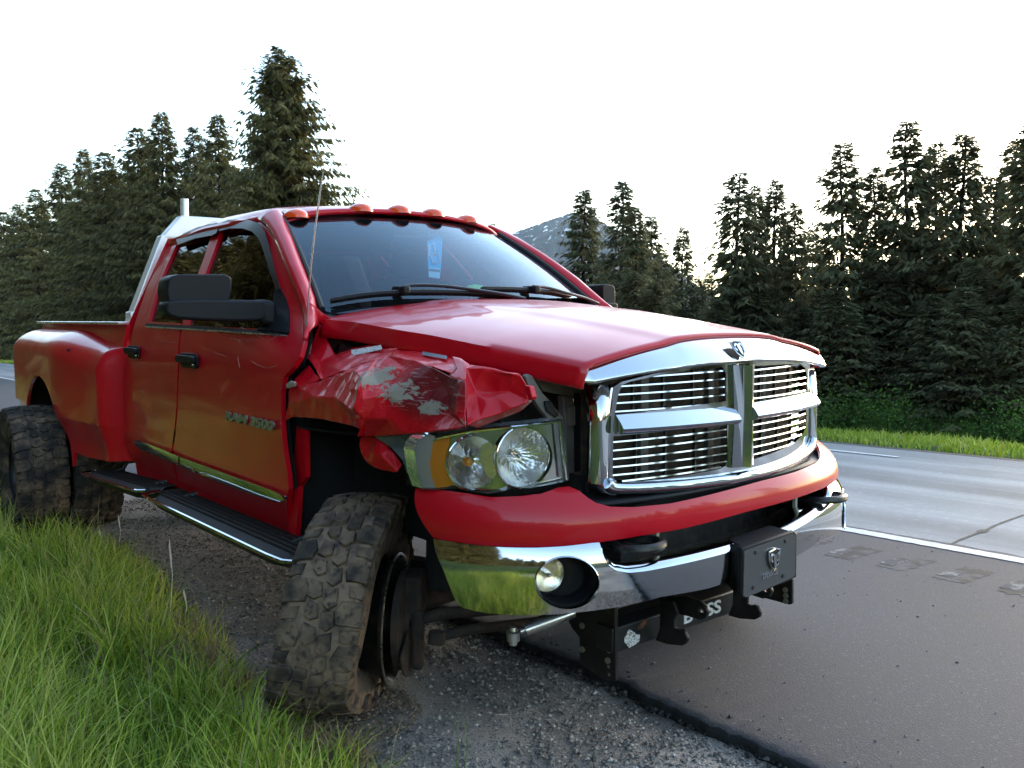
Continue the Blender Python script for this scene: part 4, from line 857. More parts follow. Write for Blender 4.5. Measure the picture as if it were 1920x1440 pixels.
for x, y in ((1141, 1178), (1141, 1208), (1141, 1222), (1141, 1250), (1142, 1265)):
    MB().lathe(at(x, y, 1, YL-.001), (0, -1, 0), [(0, .006), (.001, .0058), (.001, .0001)], 10).build('bolt_hole', GREYST, mount)
# cross tube
a = at(1156, 1200, 0, fx-.05); yl = a.y; TB = mat('tube_black', (.011, .013, .013), .38, noise=(9, (.16, .065, .022), .66, .80, 5), bump=(60, .2, .002))
yl = YL+.01; ztop = at(1156, 1177, 1, yl).z; zbot = at(1156, 1224, 1, yl).z; xt = at(1156, 1200, 1, yl).x; print('tube', ztop, zbot, xt)
MB().box((xt-.04, 0, (ztop+zbot)/2), (.08, .74, ztop-zbot)).build('cross_tube', TB, mount, bevel=.006)
MB().prism([(xt-.07, yl, ztop+.002), (xt-.02, yl, ztop+.05), (xt-.02, .35, ztop+.05), (xt-.07, .35, ztop+.002)], (-.01, 0, 0)).build('top_angle', STEELB, mount)
rp = at(1204, 1172, 0, xt+.002); RU = mat('rust_patch', (.16, .06, .02), .9, noise=(40, (.05, .025, .015), .45, .6, 6))
b = MB(); pts = []; 
for k in range(20):
    a_ = 2*math.pi*k/20; rr = .85+.25*mnoise.noise(Vector((math.cos(a_)*2, math.sin(a_)*2, 3))); pts.append(rp+Vector((0, .030*rr*math.cos(a_), .013*rr*math.sin(a_)+.008*math.cos(a_))))
b.prism(pts, (-.003, 0, 0)).build('rust_patch', RU, mount)
sp = [(1171, 1195), (1175, 1191), (1177, 1184), (1181, 1180), (1186, 1184), (1190, 1186), (1194, 1190), (1200, 1190), (1199, 1202), (1192, 1208), (1180, 1215), (1175, 1208), (1171, 1204)]
stk = MB().prism([at(x, y, 0, xt+.0015) for x, y in sp], (-.002, 0, 0)).build('sticker', PAPER, mount)
bl = MB()
for x, y in ((1184, 1187), (1181, 1191), (1188, 1192)): bl.box(at(x, y, 0, xt+.0025), (.0008, .006, .006))
for k in range(2): a1_ = at(1176, 1200+k*5, 0, xt+.0025); bl.box(a1_+Vector((0, .010, .002)), (.0008, .018, .0012))
bl.build('sticker_print', MATS['grey_primer_steel'], mount)
t1 = at(1282, 1150, 0, xt); t2 = at(1350, 1120, 0, xt); zc_ = (ztop+zbot)/2
text('BOSS', .066, .0015, WHITEP, frame(Vector((xt+.0015, (t1.y+t2.y)/2, zc_)), Vector((0, 1, 0)), Vector((0, .0, 1)), Vector((1, 0, 0))), mount, 'mount_lettering', fit=(t2.y-t1.y)*1.02, offset=.0015, shear=.0)
# hook plates: jaw-shaped pairs, and the eye plates above them
def hook(Y, px, name='hook_plate'):
    return py(px, Y, .014, name, parent=mount, bev=.003)
hk = [(1238, 1125), (1262, 1128), (1270, 1150), (1264, 1160), (1264, 1178), (1272, 1182), (1277, 1180), (1283, 1184), (1289, 1197), (1287, 1206), (1278, 1211), (1250, 1208), (1228, 1201), (1236, 1180)]
yh = -.17; hook(yh, hk); off = [(at(x, y, 1, yh)) for x, y in hk]
MB().prism([p+Vector((0, .40, 0)) for p in off], (0, .014, 0)).build('hook_plate', STEELB, mount, bevel=.003)
ey = [(1238, 1118), (1290, 1117), (1316, 1126), (1328, 1136), (1332, 1148), (1327, 1158), (1316, 1161), (1296, 1154), (1262, 1146)]
eye_c = at(1320, 1144, 1, -.13); oeye = MB(); E3 = [at(x, y, 1, -.13) for x, y in ey]; 
def ringplate(pts, c, r, d, name, parent):
    n = 16; hole = [(c.x+r*math.cos(2*math.pi*k/n), c.z+r*math.sin(2*math.pi*k/n)) for k in range(n)]
    VV, FF = tri2d([(p.x, p.z) for p in pts], [hole], .012); return mk(name, [(v[0], pts[0].y, v[1]) for v in VV], FF, STEELB, parent, thick=d, off=1)
ringplate(E3, eye_c, .0095, .014, 'eye_plate', mount); ringplate([p+Vector((0, .60, 0)) if False else p+Vector((0, .35, 0)) for p in E3], eye_c+Vector((0, .35, 0)), .0095, .014, 'eye_plate', mount)
m2 = py([(1425, 1112), (1482, 1084), (1485, 1086), (1485, 1132), (1480, 1134), (1428, 1120)], .33, .012, 'far_side_plate', parent=mount)
for x, y in ((1473, 1106), (1474, 1117), (1474, 1127)): MB().lathe(at(x, y, 1, .329), (0, -1, 0), [(0, .010), (.006, .010), (.006, .0001)], 8).build('bolt', BOLT, mount)

# ================================================================ AXLE, STEERING, FRAME
for Y in (-.44, .44): MB().box((-2.2, Y, .62), (6.2, .075, .16)).build('frame_rail', DARK, T)
MB().tube([(0, -.72, .34), (0, -.45, .36), (0, .7, .42)], .045, 12).build('front_axle', RUST, T)
MB().lathe((0, .22, .38), (1, 0, .0), [(-.14, .05), (-.1, .12), (0, .15), (.1, .13), (.16, .06), (.17, .001)], 18).build('differential', RUST, T)
MB().tube([at(818, 1196, 0, .28), at(870, 1182, 0, .30), at(1010, 1165, 0, .34), (.34, .6, .42)], .018, 10).build('tie_rod', RUST, T)
MB().tube([at(818, 1206, 0, .28), at(820, 1184, 0, .28)], [.032, .028], 12).build('tie_rod_end', RUST, T)
MB().tube([at(790, 1160, 0, .15), at(830, 1150, 0, .2), at(960, 1140, 0, .22)], .022, 10).build('drag_link', RUST, T)
d0 = at(975, 1184, 0, .50); d1 = at(1075, 1148, 0, .56); sh = MB(); sh.tube([d0, d0.lerp(d1, .08)], .010, 10); sh.tube([d0.lerp(d1, .08), d1], .022, 16); sh.build('steering_damper', ALU, T)
j = MB(); c = at(962, 1190, 0, .50); j.lathe(c+Vector((0, 0, -.035)), (0, 0, 1), [(0, .0001), (0, .014), (.012, .014), (.014, .022), (.045, .024), (.05, .014), (.062, .012), (.064, .0001)], 16); j.build('damper_joint', ALU, T)
MB().tube([(.1, -.62, .42), (.1, -.60, .95)], .055, 12).build('coil_spring', DARK, T)
for sg in (-1, 1): MB().box((-.25, sg*.52, .40), (.7, .06, .07), Matrix.Rotation(rad(-6), 3, 'Y')).build('control_arm', VOID, T)
MB().box((.12, -.50, .55), (.34, .16, .34)).build('steering_gear', VOID, T, bevel=.03)
MB().tube([(-4.08, -1.0, .40), (-4.08, 1.0, .40)], .06, 12).build('rear_axle', DARK, T)
MB().box((-1.9, 0, .62), (2.6, .7, .2)).build('drivetrain', DARK, T)

# ================================================================ WHEELS
def tyre(parent, M, deform=None, mats=(TYRE, TYREDUST), R=.455, W=.315, rr=.225, pitches=20, name='tyre'):
    """carcass + moulded tread blocks; local frame: Y = axle (outboard negative), Z up"""
    D = deform or (lambda p: p)
    prof = [(-.36, rr), (-.43, rr+.02), (-.50, rr+.08), (-.515, rr+.13), (-.49, R-.05), (-.455, R-.022), (-.40, R-.016), (-.2, R-.014), (0, R-.013), (.2, R-.014), (.40, R-.016), (.455, R-.022), (.49, R-.05), (.515, rr+.13), (.50, rr+.08), (.43, rr+.02), (.36, rr)]
    n = 96; V = []; F = []; m = len(prof)
    for i in range(n):
        a = 2*math.pi*i/n
        for y, r in prof: V.append(M@D(Vector((r*math.sin(a), y*W, r*math.cos(a)))))
    for i in range(n):
        for k in range(m-1): F.append((i*m+k, ((i+1) % n)*m+k, ((i+1) % n)*m+k+1, i*m+k+1))
    o = MB().add(V, F).build(name, mats[1], parent, sharp=60)
    b = MB()
    def block(poly, r0=R-.020, r1=R, sh=.86, tw=0):
        """poly: (angle fraction of a pitch, lateral fraction) corners"""
        cx = sum(p[0] for p in poly)/len(poly); cy = sum(p[1] for p in poly)/len(poly); lo = []; hi = []
        for a, y in poly:
            for L, rr_, s in ((lo, r0, 1.12), (hi, r1, sh+.07)):
                aa = cx+(a-cx)*s; yy = cy+(y-cy)*s; ang = 2*math.pi*(pi_+aa)/pitches; r = rr_-.012*max(0, abs(yy)-.36)/.14*(1 if abs(yy) < .5 else 1)
                L.append(M@D(Vector((r*math.sin(ang), yy*W, r*math.cos(ang)))))
        k = len(poly); b.add(lo+hi, [tuple(range(k, 2*k))]+[(i, (i+1) % k, k+(i+1) % k, k+i) for i in range(k)])
    for pi_ in range(pitches):
        # shoulder lugs, alternating long and short, wrapping on to the sidewall
        for sg in (-1, 1):
            sft = 0 if sg < 0 else .5; ln = .22 if pi_ % 2 else .26
            block([(sft+.05, sg*.53), (sft+.60, sg*.53), (sft+.55, sg*ln), (sft+.30, sg*(ln-.03)), (sft+.02, sg*(ln+.04))])
            block([(sft+.68, sg*.51), (sft+.97, sg*.51), (sft+.93, sg*(ln+.08)), (sft+.66, sg*(ln+.06))], r1=R-.006)
            q = [M@D(Vector((r*math.sin(2*math.pi*(pi_+sft+f)/pitches), sg*y*W, r*math.cos(2*math.pi*(pi_+sft+f)/pitches)))) for f, r, y in ((.08, R-.02, .525), (.56, R-.02, .525), (.46, R-.085, .548), (.18, R-.085, .548))]
            q2 = [M@D(Vector((r*math.sin(2*math.pi*(pi_+sft+f)/pitches), sg*y*W, r*math.cos(2*math.pi*(pi_+sft+f)/pitches)))) for f, r, y in ((.08, R-.02, .48), (.56, R-.02, .48), (.46, R-.085, .50), (.18, R-.085, .50))]
            b.add(q+q2, [(0, 1, 2, 3), (0, 4, 5, 1), (1, 5, 6, 2), (2, 6, 7, 3), (3, 7, 4, 0)])
        # interlocking centre blocks
        block([(.02, -.19), (.42, -.21), (.50, -.10), (.42, -.015), (.12, -.03)])
        block([(.52, -.17), (.80, -.20), (.96, -.12), (.90, -.02), (.60, -.05)])
        block([(.30, .03), (.62, .02), (.72, .10), (.60, .20), (.22, .18)])
        block([(.78, .03), (1.10, .02), (1.20, .11), (1.06, .20), (.74, .17)])
    tr = b.build('tread', mats[0], o, sharp=30)
    return o
def rim(parent, M, R=.218, W=.20, m=SATIN, lipm=CHROME):
    b = MB(); prof = [(-W/2, R+.018), (-W/2+.012, R+.018), (-W/2+.014, R), (-.03, R-.03), (.03, R-.03), (W/2-.014, R), (W/2-.012, R+.018), (W/2, R+.020), (W/2+.004, R+.010), (W/2-.02, R-.008), (.02, R-.045), (-.05, R-.05)]
    b.lathe((0, 0, 0), (0, 1, 0), prof, 56); V = b.V; b.V = [M@v for v in V]
    o = b.build('rim', m, parent, sharp=30); l2 = MB(); l2.lathe((0, 0, 0), (0, 1, 0), [(W/2-.004, R+.018), (W/2+.004, R+.021), (W/2+.006, R+.012), (W/2, R+.004)], 56); l2.V = [M@v for v in l2.V]; l2.build('rim_lip', lipm, o)
    d = MB(); d.lathe((0, 0, 0), (0, 1, 0), [(-.06, .001), (-.065, .07), (-.055, .10), (-.05, R-.045)], 40); d.V = [M@v for v in d.V]; d.build('rim_disc', m, o); return o
# front wheel: steered hard over, bead off the rim, collapsed at the bottom
nb = Vector((.686, .727, -.02)).normalized(); zc_ = .305; lipc = at(742, 1160, 1, -.795); wc = lipc-nb*.10; print('wheel centre', wc)
zz = Vector((0.02, 0, 1)); zz = (zz-nb*zz.dot(nb)).normalized(); xx = nb.cross(zz)
MW = frame(wc, xx, nb, zz)
def collapse(p):
    y, z = p.y, p.z; x = p.x; q = z/.455
    sh = (-.085+.18*z) if z > 0 else (-.085+.08*z)
    if z < 0:
        gz = -.285; zz_ = z*.66; bulge = 1+.22*max(0, -q)**2; y = y*bulge
        if zz_ < gz: zz_ = gz+(zz_-gz)*.2
        z = zz_
    sh -= .05*math.exp(-((q+.25)/.3)**2)*0
    w_ = .012*math.sin(q*5+1.0); return Vector((x*(1+.05*max(0, -q)), y+sh+w_, z))
wf = tyre(T, MW, collapse, name='tyre', W=.255); wf['label'] = 'flat front tyre hanging half off its rim'
# the front wheel group: rim, brake disc, caliper, hub
rm = rim(T, MW, m=mat('rim_black', (.02, .019, .018), .3, .6, noise=(14, (.06, .045, .03), .5, .7, 5)), lipm=mat('scuffed_lip', (.30, .29, .27), .25, .9, rnoise=(30, .15, .5)))
bd = MB(); bd.lathe((0, 0, 0), (0, 1, 0), [(.115, .06), (.12, .075), (.12, .178), (.145, .178), (.145, .07), (.16, .06), (.16, .001)], 48); bd.V = [MW@v for v in bd.V]; bd.build('brake_disc', RUST, T)
ds = MB(); ds.prism([(x, .155, z) for x, z in [(.20*math.cos(a), .20*math.sin(a)) for a in np.linspace(rad(-150), rad(-20), 16)]+[(.06, -.02), (-.06, -.02)]], (0, .006, 0)); ds.V = [MW@v for v in ds.V]; ds.build('dust_shield', RUST, T)
ca = MB(); ca.box((-.02, .165, .09), (.13, .07, .16)); ca.box((.03, .19, -.06), (.05, .04, .22)); ca.V = [MW@v for v in ca.V]; ca.build('knuckle', RUST, T, bevel=.012)
lb = MB(); lb.prism([at(x, y, 0, wc.x+.14) for x, y in ((662, 1191), (673, 1189), (675, 1196), (679, 1221), (670, 1224), (667, 1210), (664, 1203))], (.003, -.003, 0)); lb.build('valve_label', mat('label_cream', (.72, .60, .48), .6), rm)
# other wheels
def wheel(x, y, z, W=.30, dark=TYRE2):
    M = frame(Vector((x, y, z)), Vector((1, 0, 0)), Vector((0, 1, 0)), Vector((0, 0, 1))); t = tyre(T, M, None, (dark, TYRE2), W=W, pitches=20)
    rim(T, M); return t
yo, yi = -1.27, -.92
for y in (yo, yi, .92, 1.27): wheel(-4.10, y, .365, W=.30)
wheel(0, .93, .47)
# ================================================================ THINGS INSIDE THE CAB (their own objects)
pc = [(800, 436), (829, 438), (829, 455), (827, 490), (825, 522), (804, 520), (802, 480), (801, 460)]
def Fin(u, v): return Fw(u, v, -.07)
IN = lambda L, o=-.07: [Fw(*inv(lambda u, v: Fw(u, v, o), x, y, (-.1, .5)), o) for x, y in L]
PB = mat('placard_blue', (.02, .62, .98), .4, emit=None); PL = mat('placard_light', (.5, .85, .95), .5); PT = mat('placard_teal', (.05, .65, .85), .4)
def world_thing(name, label, cat, o): pass
pr_ = IN([(803, 437), (829, 440), (829, 470), (827, 500), (824, 523), (804, 520), (802, 480), (801, 455)]); cen = sum(pr_, Vector())/len(pr_)
PLC = thing('parking_placard', 'blue and white wheelchair-symbol placard hanging behind the windscreen', 'placard', M=TRUCK_M@Matrix.Translation(cen))
def loc(L): return [p-cen for p in L]
MB().prism(loc(pr_), (-.001, 0, -.001)).build('card', PB, PLC)
MB().prism(loc(IN([(804, 439), (814, 440), (813, 452), (804, 452)], -.068)), (.0004, 0, .0004)).build('card_corner', PT, PLC)
MB().prism(loc(IN([(803, 501), (826, 504), (824.5, 522), (804, 519)], -.068)), (.0004, 0, .0004)).build('card_foot', PL, PLC)
MB().prism(loc(IN([(803, 458), (807, 459), (807, 482), (803, 481)], -.068)), (.0004, 0, .0004)).build('card_band', WHITEP, PLC)
wcl = MB(); wcl.tube(loc(IN([(822, 478), (817, 474), (811, 477), (809, 485), (812, 493), (818, 494), (822, 489)], -.064)), .0045, 6); wcl.tube(loc(IN([(814, 460), (815, 468), (816, 475), (823, 476), (825, 488)], -.064)), .0045, 6); wcl.tube(loc(IN([(814, 468), (822, 468)], -.064)), .0035, 6); wcl.lathe(loc(IN([(813, 457)], -.064))[0], (1, 0, .5), [(0, .008), (.002, .0078), (.002, .0001)], 12); wcl.build('wheelchair_symbol', WHITEP, PLC)
MB().prism(loc(IN([(804, 504), (825, 506), (824.7, 510), (804, 508)], -.067)), (.0004, 0, .0004)).build('printed_line', MATS['grey_liner'], PLC)
MB().tube(loc(IN([(817, 440), (822, 430), (828, 438)], -.066)), .003, 6).build('hook', SATIN, PLC)
gp = Fw(*inv(lambda u, v: Fw(u, v, -.05), 889, 549, (-.1, .1)), -.03)
gt = MB(); gt.lathe((0, 0, -.01), (0, 0, 1), [(-.01, .0001), (-.01, .034), (.010, .044), (.026, .034), (.032, .0001)], 16); gt.V = [Vector((v.x*.8, v.y*1.15, v.z)) for v in gt.V]
g_ = gt.build('tape_roll', mat('lime_green', (.25, .85, .10), .5)); g_.matrix_world = TRUCK_M@Matrix.Translation(gp); tag(g_, 'lime green object lying on the dashboard behind the wipers', 'tape')

# ================================================================ SETTING (world frame: X along the road, Y across it, Z up)
cx0, cy0 = cw.x, cw.y
EDGE, FOG, DASH, FAR = cy0+2.33, cy0+5.55, cy0+9.66, cy0+10.64
def struct(name, V, F, m, sharp=180): o = mk(name, V, F, m, None, sharp=sharp); o['kind'] = 'structure'; return o
def gpt(x, y, z=0.):
    d = BW@ray(x, y); t = (z-cw.z)/d[2]; return Vector(cw)+Vector(d)*t
def N2(x, y, s, o=0): return mnoise.noise(Vector((x*s, y*s, o)))
# --- terrain: verge and field on this side, ditch and woodland floor on the far side
SOIL = mat('verge_soil', (.035, .040, .015), .95, noise=[(1.5, (.055, .045, .028), .45, .7, 6), (12, (.03, .05, .012), .5, .6, 5)], bump=(8, .6, .03))
FIELD = mat('field_grass', (.024, .038, .012), .95, noise=[(.6, (.036, .045, .018), .4, .7, 8), (6, (.015, .025, .008), .45, .7, 6)], bump=(5, 1, .08))
yp = [(-900, 6), (-120, 1.2), (-60, .5), (-20, .15), (-8, .05), (-4, -.01), (-1.6, -.03), (EDGE+.3, -.03), (FAR-.1, -.03), (FAR+.2, -.03), (FAR+1.2, -.02), (FAR+3.0, -.22), (FAR+5.5, -.95), (FAR+12, -1.3), (FAR+60, -1.6), (900, 4)]
xs_ = sorted(set(list(np.linspace(-900, -60, 20))+list(np.linspace(-60, 30, 60))+list(np.linspace(30, 900, 15))))
V = [(x, y, z+(.25*N2(x, y, .07) if abs(y) > 15 else 0)) for x in xs_ for y, z in yp]; n = len(yp)
terr = struct('ground', V, [(i*n+k, (i+1)*n+k, (i+1)*n+k+1, i*n+k+1) for i in range(len(xs_)-1) for k in range(n-1)], FIELD)
# --- gravel and old asphalt strip under the truck
GRAVEL = mat('gravel_strip', (.34, .30, .265), .92, noise=[(2.2, (.24, .212, .188), .4, .65, 8), (60, (.26, .24, .22), .55, .72, 4), (130, (.10, .09, .08), .52, .62, 3), (.9, (.085, .066, .048), .55, .75, 6)], bump=(110, .9, .006))
def vergeY(x): return float(np.interp(x, VX, VYv))+.10*N2(x, 3, 1.7)+.04*N2(x, 9, 6)
vb = [gpt(*p) for p in ((60, 960), (130, 985), (200, 1012), (260, 1060), (300, 1092), (350, 1150), (420, 1235), (470, 1290), (520, 1345), (600, 1400), (680, 1445), (760, 1520), (900, 1650))]
vb.sort(key=lambda p: p.x); VX = [p.x for p in vb]; VYv = [p.y for p in vb]
VX = [-80, -12]+VX+[8]; VYv = [VYv[0]+.1, VYv[0]+.05]+VYv+[VYv[-1]]
print('verge', [(round(a, 2), round(b, 2)) for a, b in zip(VX, VYv)])
xs_ = list(np.linspace(-80, -8, 60))+list(np.arange(-7.8, 6, .06)); ks = np.linspace(0, 1, 46)
V = []
for x in xs_:
    y0 = -3.4; y1 = EDGE+.15
    for k in ks:
        y = y0+(y1-y0)*k; z = .012*N2(x, y, 2.2)+.006*N2(x, y, 9)
        dt = math.hypot(x-.02, (y+.86)*1.1); z += .028*math.exp(-(dt/.22)**2)          # soil pushed up by the rim
        V.append((x, y, z-.012))
n = len(ks); struct('gravel_shoulder', V, [(i*n+k, (i+1)*n+k, (i+1)*n+k+1, i*n+k+1) for i in range(len(xs_)-1) for k in range(n-1)], GRAVEL)
# --- asphalt shoulder with a broken edge
ASPH = mat('shoulder_asphalt', (.047, .046, .053), .85, noise=[(.8, (.056, .053, .059), .3, .8, 3), (60, (.12, .115, .112), .58, .70, 4), (110, (.20, .19, .18), .68, .76, 2), (200, (.018, .017, .017), .55, .68, 2), (14, (.050, .046, .047), .4, .7, 5)], bump=(140, .7, .003))
TAR = mat('tar_black', (.012, .012, .012), .8, bump=(60, .8, .006))
xs_ = list(np.linspace(-160, -10, 80))+list(np.arange(-9.9, 7, .025))+list(np.linspace(7.2, 60, 20)); V = []
cols = [0, .0, .012, .05, .12, .3, .7, 1.3, 2.0, 2.6, FOG+.12-EDGE]
for x in xs_:
    e = EDGE+.035*N2(x, 1, 1.3)+.022*N2(x, 2, 7)+.016*N2(x, 5, 24); near = 1 if x > -10 else 0
    for j, c in enumerate(cols):
        z = [-.02, .012, .026, .032, .034, .035, .035, .035, .035, .035, .035][j]; r = near*(.008*N2(x*1, c*9, 20) if 0 < j < 5 else 0)
        V.append((x, e+c+(near*.012*N2(x, j, 30) if j in (1, 2) else 0), z+r))
n = len(cols); sho = struct('asphalt_shoulder', V, [(i*n+k, (i+1)*n+k, (i+1)*n+k+1, i*n+k+1) for i in range(len(xs_)-1) for k in range(n-1)], ASPH)
sho.data.materials.append(TAR)
for p in sho.data.polygons:
    if p.index % (n-1) < 2: p.material_index = 1
# --- carriageway
ROAD = mat('road_concrete', (.25, .252, .255), .85, noise=[(1.2, (.20, .20, .203), .4, .7, 8), (22, (.31, .31, .31), .55, .75, 6), (90, (.14, .15, .15), .58, .72, 3)], bump=(120, .5, .003))
nt = ROAD.node_tree; b_ = nt.nodes['Principled BSDF']; src = b_.inputs['Base Color'].links[0].from_socket   # worn wheel tracks along the lane
tc = nt.nodes.new('ShaderNodeTexCoord'); mp = nt.nodes.new('ShaderNodeMapping'); mp.inputs['Scale'].default_value = (.05, 1.5, 1); nt.links.new(tc.outputs['Object'], mp.inputs[0])
tn = nt.nodes.new('ShaderNodeTexNoise'); tn.inputs['Scale'].default_value = 1; tn.inputs['Detail'].default_value = 4; nt.links.new(mp.outputs[0], tn.inputs[0])
mr = nt.nodes.new('ShaderNodeMapRange'); mr.inputs[1].default_value = .38; mr.inputs[2].default_value = .62; mr.inputs[3].default_value = .70; mr.inputs[4].default_value = 1.25; nt.links.new(tn.outputs[0], mr.inputs[0])
mx = nt.nodes.new('ShaderNodeMix'); mx.data_type = 'RGBA'; mx.blend_type = 'MULTIPLY'; mx.inputs[0].default_value = 1; nt.links.new(src, mx.inputs[6]); nt.links.new(mr.outputs[0], mx.inputs[7]); nt.links.new(mx.outputs[2], b_.inputs['Base Color'])
struct('road', [(x, y, .031+.0*x) for x in (-900, -100, -30, 0, 30, 200, 900) for y in (FOG-.1, FOG+1.8, DASH, FAR-.25)], [(i*4+k, (i+1)*4+k, (i+1)*4+k+1, i*4+k+1) for i in range(6) for k in range(3)], ROAD)
struct('road_edge_strip', [(x, y, z) for x in (-900, -100, -30, 0, 30, 200, 900) for y, z in ((FAR-.25, .027), (FAR+.0, .024), (FAR+.25, -.04))], [(i*3+k, (i+1)*3+k, (i+1)*3+k+1, i*3+k+1) for i in range(6) for k in range(2)], mat('edge_dirt', (.075, .066, .055), .9, noise=(3, (.05, .045, .038), .4, .6, 6), bump=(60, .7, .01)))
LINE = mat('line_paint', (.62, .61, .60), .7, noise=[(30, (.30, .30, .31), .54, .68, 8), (4, (.5, .5, .5), .5, .7, 6)])
def line(name, y, w_, x0, x1, rough=.006):
    xs = np.arange(x0, x1, .03) if x1-x0 < 20 else np.concatenate([np.linspace(x0, -8, 60), np.arange(-7.9, 7, .03), np.linspace(7.2, x1, 20)]); V = []
    for x in xs: V += [(x, y-w_/2+rough*N2(x, 0, 22)*2, .0395), (x, y+w_/2+rough*N2(x, 7, 22)*2, .0395)]
    return struct(name, V, [(2*i, 2*i+2, 2*i+3, 2*i+1) for i in range(len(xs)-1)], LINE)
line('edge_line', FOG, .13, -300, 60)
dx = gpt(1684, 864).x
for k in range(0, 12): line('lane_line', DASH, .10, dx-3.2-12*k, dx-12*k)
# crack / joint in the lane
ck = [gpt(*p, .031) for p in ((1766, 1031), (1782, 1022), (1800, 1013), (1818, 1006), (1836, 999), (1850, 994), (1870, 984), (1920, 966))]; V = []
ck = [Vector(p) for p in spline(ck, 6)]
for i, p in enumerate(ck): w_ = .008+.006*abs(N2(i, 0, .9))+(.02 if 24 < i < 30 else 0); V += [(p.x-w_, p.y, .0355), (p.x+w_, p.y, .0355)]
struct('road_crack', V, [(2*i, 2*i+1, 2*i+3, 2*i+2) for i in range(len(ck)-1)], TAR)
# rumble strips: flat patches beside the edge line, groove shade painted as dark blotches
CUT_SHADE = mat('groove_shade_asphalt', (.047, .046, .053), .85, noise=[(60, (.12, .115, .112), .58, .70, 4), (9, (.008, .008, .008), .42, .50, 8)], bump=(140, .7, .003))
GRITM = mat('packed_grit', (.047, .046, .053), .95, noise=[(60, (.12, .115, .112), .58, .70, 4), (14, (.20, .185, .165), .50, .57, 9)], bump=(140, .7, .003))
r0 = gpt(1600, 1047); sp_ = abs(gpt(1690, 1070).x-r0.x); print('rumble', r0, sp_, FOG)
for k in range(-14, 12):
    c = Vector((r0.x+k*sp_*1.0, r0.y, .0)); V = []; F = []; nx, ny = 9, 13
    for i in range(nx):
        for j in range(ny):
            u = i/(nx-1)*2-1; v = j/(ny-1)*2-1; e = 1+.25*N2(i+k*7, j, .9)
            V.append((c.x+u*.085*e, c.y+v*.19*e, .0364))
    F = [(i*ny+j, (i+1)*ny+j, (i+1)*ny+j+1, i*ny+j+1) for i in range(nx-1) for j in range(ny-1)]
    o = struct('rumble_strip', V, F, CUT_SHADE)
    V = [(q[0]-.05+(q[0]-c.x)*-.4, q[1]-.03, .0415) for q in V[4*13:9*13]]; F = [(i*13+j, (i+1)*13+j, (i+1)*13+j+1, i*13+j+1) for i in range(4) for j in range(2, 9)]
    V = [(c.x-.06+(i-2)*.022+.01*N2(i, j+k*5, .8), c.y-.16+j*.024+.012*N2(i*3, j+k, .7), .0376) for i in range(5) for j in range(13)]
    if abs(k) < 14: struct('grit_streak', V, F, GRITM)
# --- loose stones (stuff)
def scatter_stones(name, n, fx, size, m, label, squash=.6):
    base = np.array([[1, 0, 0], [-1, 0, 0], [0, 1, 0], [0, -1, 0], [0, 0, 1], [0, 0, -1]], float); fc = np.array([[0, 2, 4], [2, 1, 4], [1, 3, 4], [3, 0, 4], [2, 0, 5], [1, 2, 5], [3, 1, 5], [0, 3, 5]])
    P = fx(n); n = len(P); s = size[0]+(size[1]-size[0])*nrg.random(n)**3
    V = base[None]*(1+.5*(nrg.random((n, 6, 3))-.5)); V += .25*(nrg.random((n, 6, 3))-.5); an = nrg.random(n)*6.28; c, s_ = np.cos(an), np.sin(an)
    X = V[..., 0]*c[:, None]-V[..., 1]*s_[:, None]; Y = V[..., 0]*s_[:, None]+V[..., 1]*c[:, None]; V = np.stack([X, Y, V[..., 2]*squash], -1)*s[:, None, None]+P[:, None, :]
    F = (fc[None]+np.arange(n)[:, None, None]*6).reshape(-1, 3); me = bpy.data.meshes.new(name); me.from_pydata(V.reshape(-1, 3), [], F); me.update(); me.materials.append(m)
    at_ = me.attributes.new('tint', 'FLOAT', 'POINT'); at_.data.foreach_set('value', np.repeat(nrg.random(n), 6)); o = link(bpy.data.objects.new(name, me)); o['kind'] = 'stuff'; tag(o, label, 'gravel'); return o
def tint_mat(name, ramp, rough=.8, trans=0, spec=.3):
    m = bpy.data.materials.new(name); m.use_nodes = True; nt = m.node_tree; n = nt.nodes; l = nt.links; b = n['Principled BSDF']; b.inputs['Roughness'].default_value = rough; b.inputs['Specular IOR Level'].default_value = spec
    a = n.new('ShaderNodeAttribute'); a.attribute_name = 'tint'; r = n.new('ShaderNodeValToRGB'); l.new(a.outputs['Fac'], r.inputs[0])
    e = r.color_ramp.elements; e[0].position = ramp[0][0]; e[0].color = (*ramp[0][1], 1); e[1].position = ramp[-1][0]; e[1].color = (*ramp[-1][1], 1)
    for p, c in ramp[1:-1]: q = e.new(p); q.color = (*c, 1)
    l.new(r.outputs[0], b.inputs['Base Color'])
    if trans:
        t = n.new('ShaderNodeBsdfTranslucent'); l.new(r.outputs[0], t.inputs[0]); mx = n.new('ShaderNodeMixShader'); mx.inputs[0].default_value = trans; l.new(b.outputs[0], mx.inputs[1]); l.new(t.outputs[0], mx.inputs[2])
        l.new(mx.outputs[0], [x for x in n if x.type == 'OUTPUT_MATERIAL'][0].inputs[0])
    return m
STONE = tint_mat('stones', [(0, (.05, .05, .05)), (.4, (.16, .145, .13)), (.8, (.32, .28, .24)), (.93, (.17, .15, .13)), (1, (.50, .47, .43))])
def fgrav(n):
    x = 2.3-nrg.random(n)**1.9*7.5; y = -2.1+nrg.random(n)*(EDGE+2.05); z = np.full(n, -.008); return np.stack([x, y, z], -1)
scatter_stones('gravel', 64000, fgrav, (.0028, .013), STONE, 'loose grey and tan gravel on the strip beside the asphalt')
def fedge(n):
    x = 2.5-nrg.random(n)*9; y = EDGE+.03+nrg.normal(0, .035, n); return np.stack([x, y, .0+.028*np.clip((y-EDGE)/.08, 0, 1)], -1)
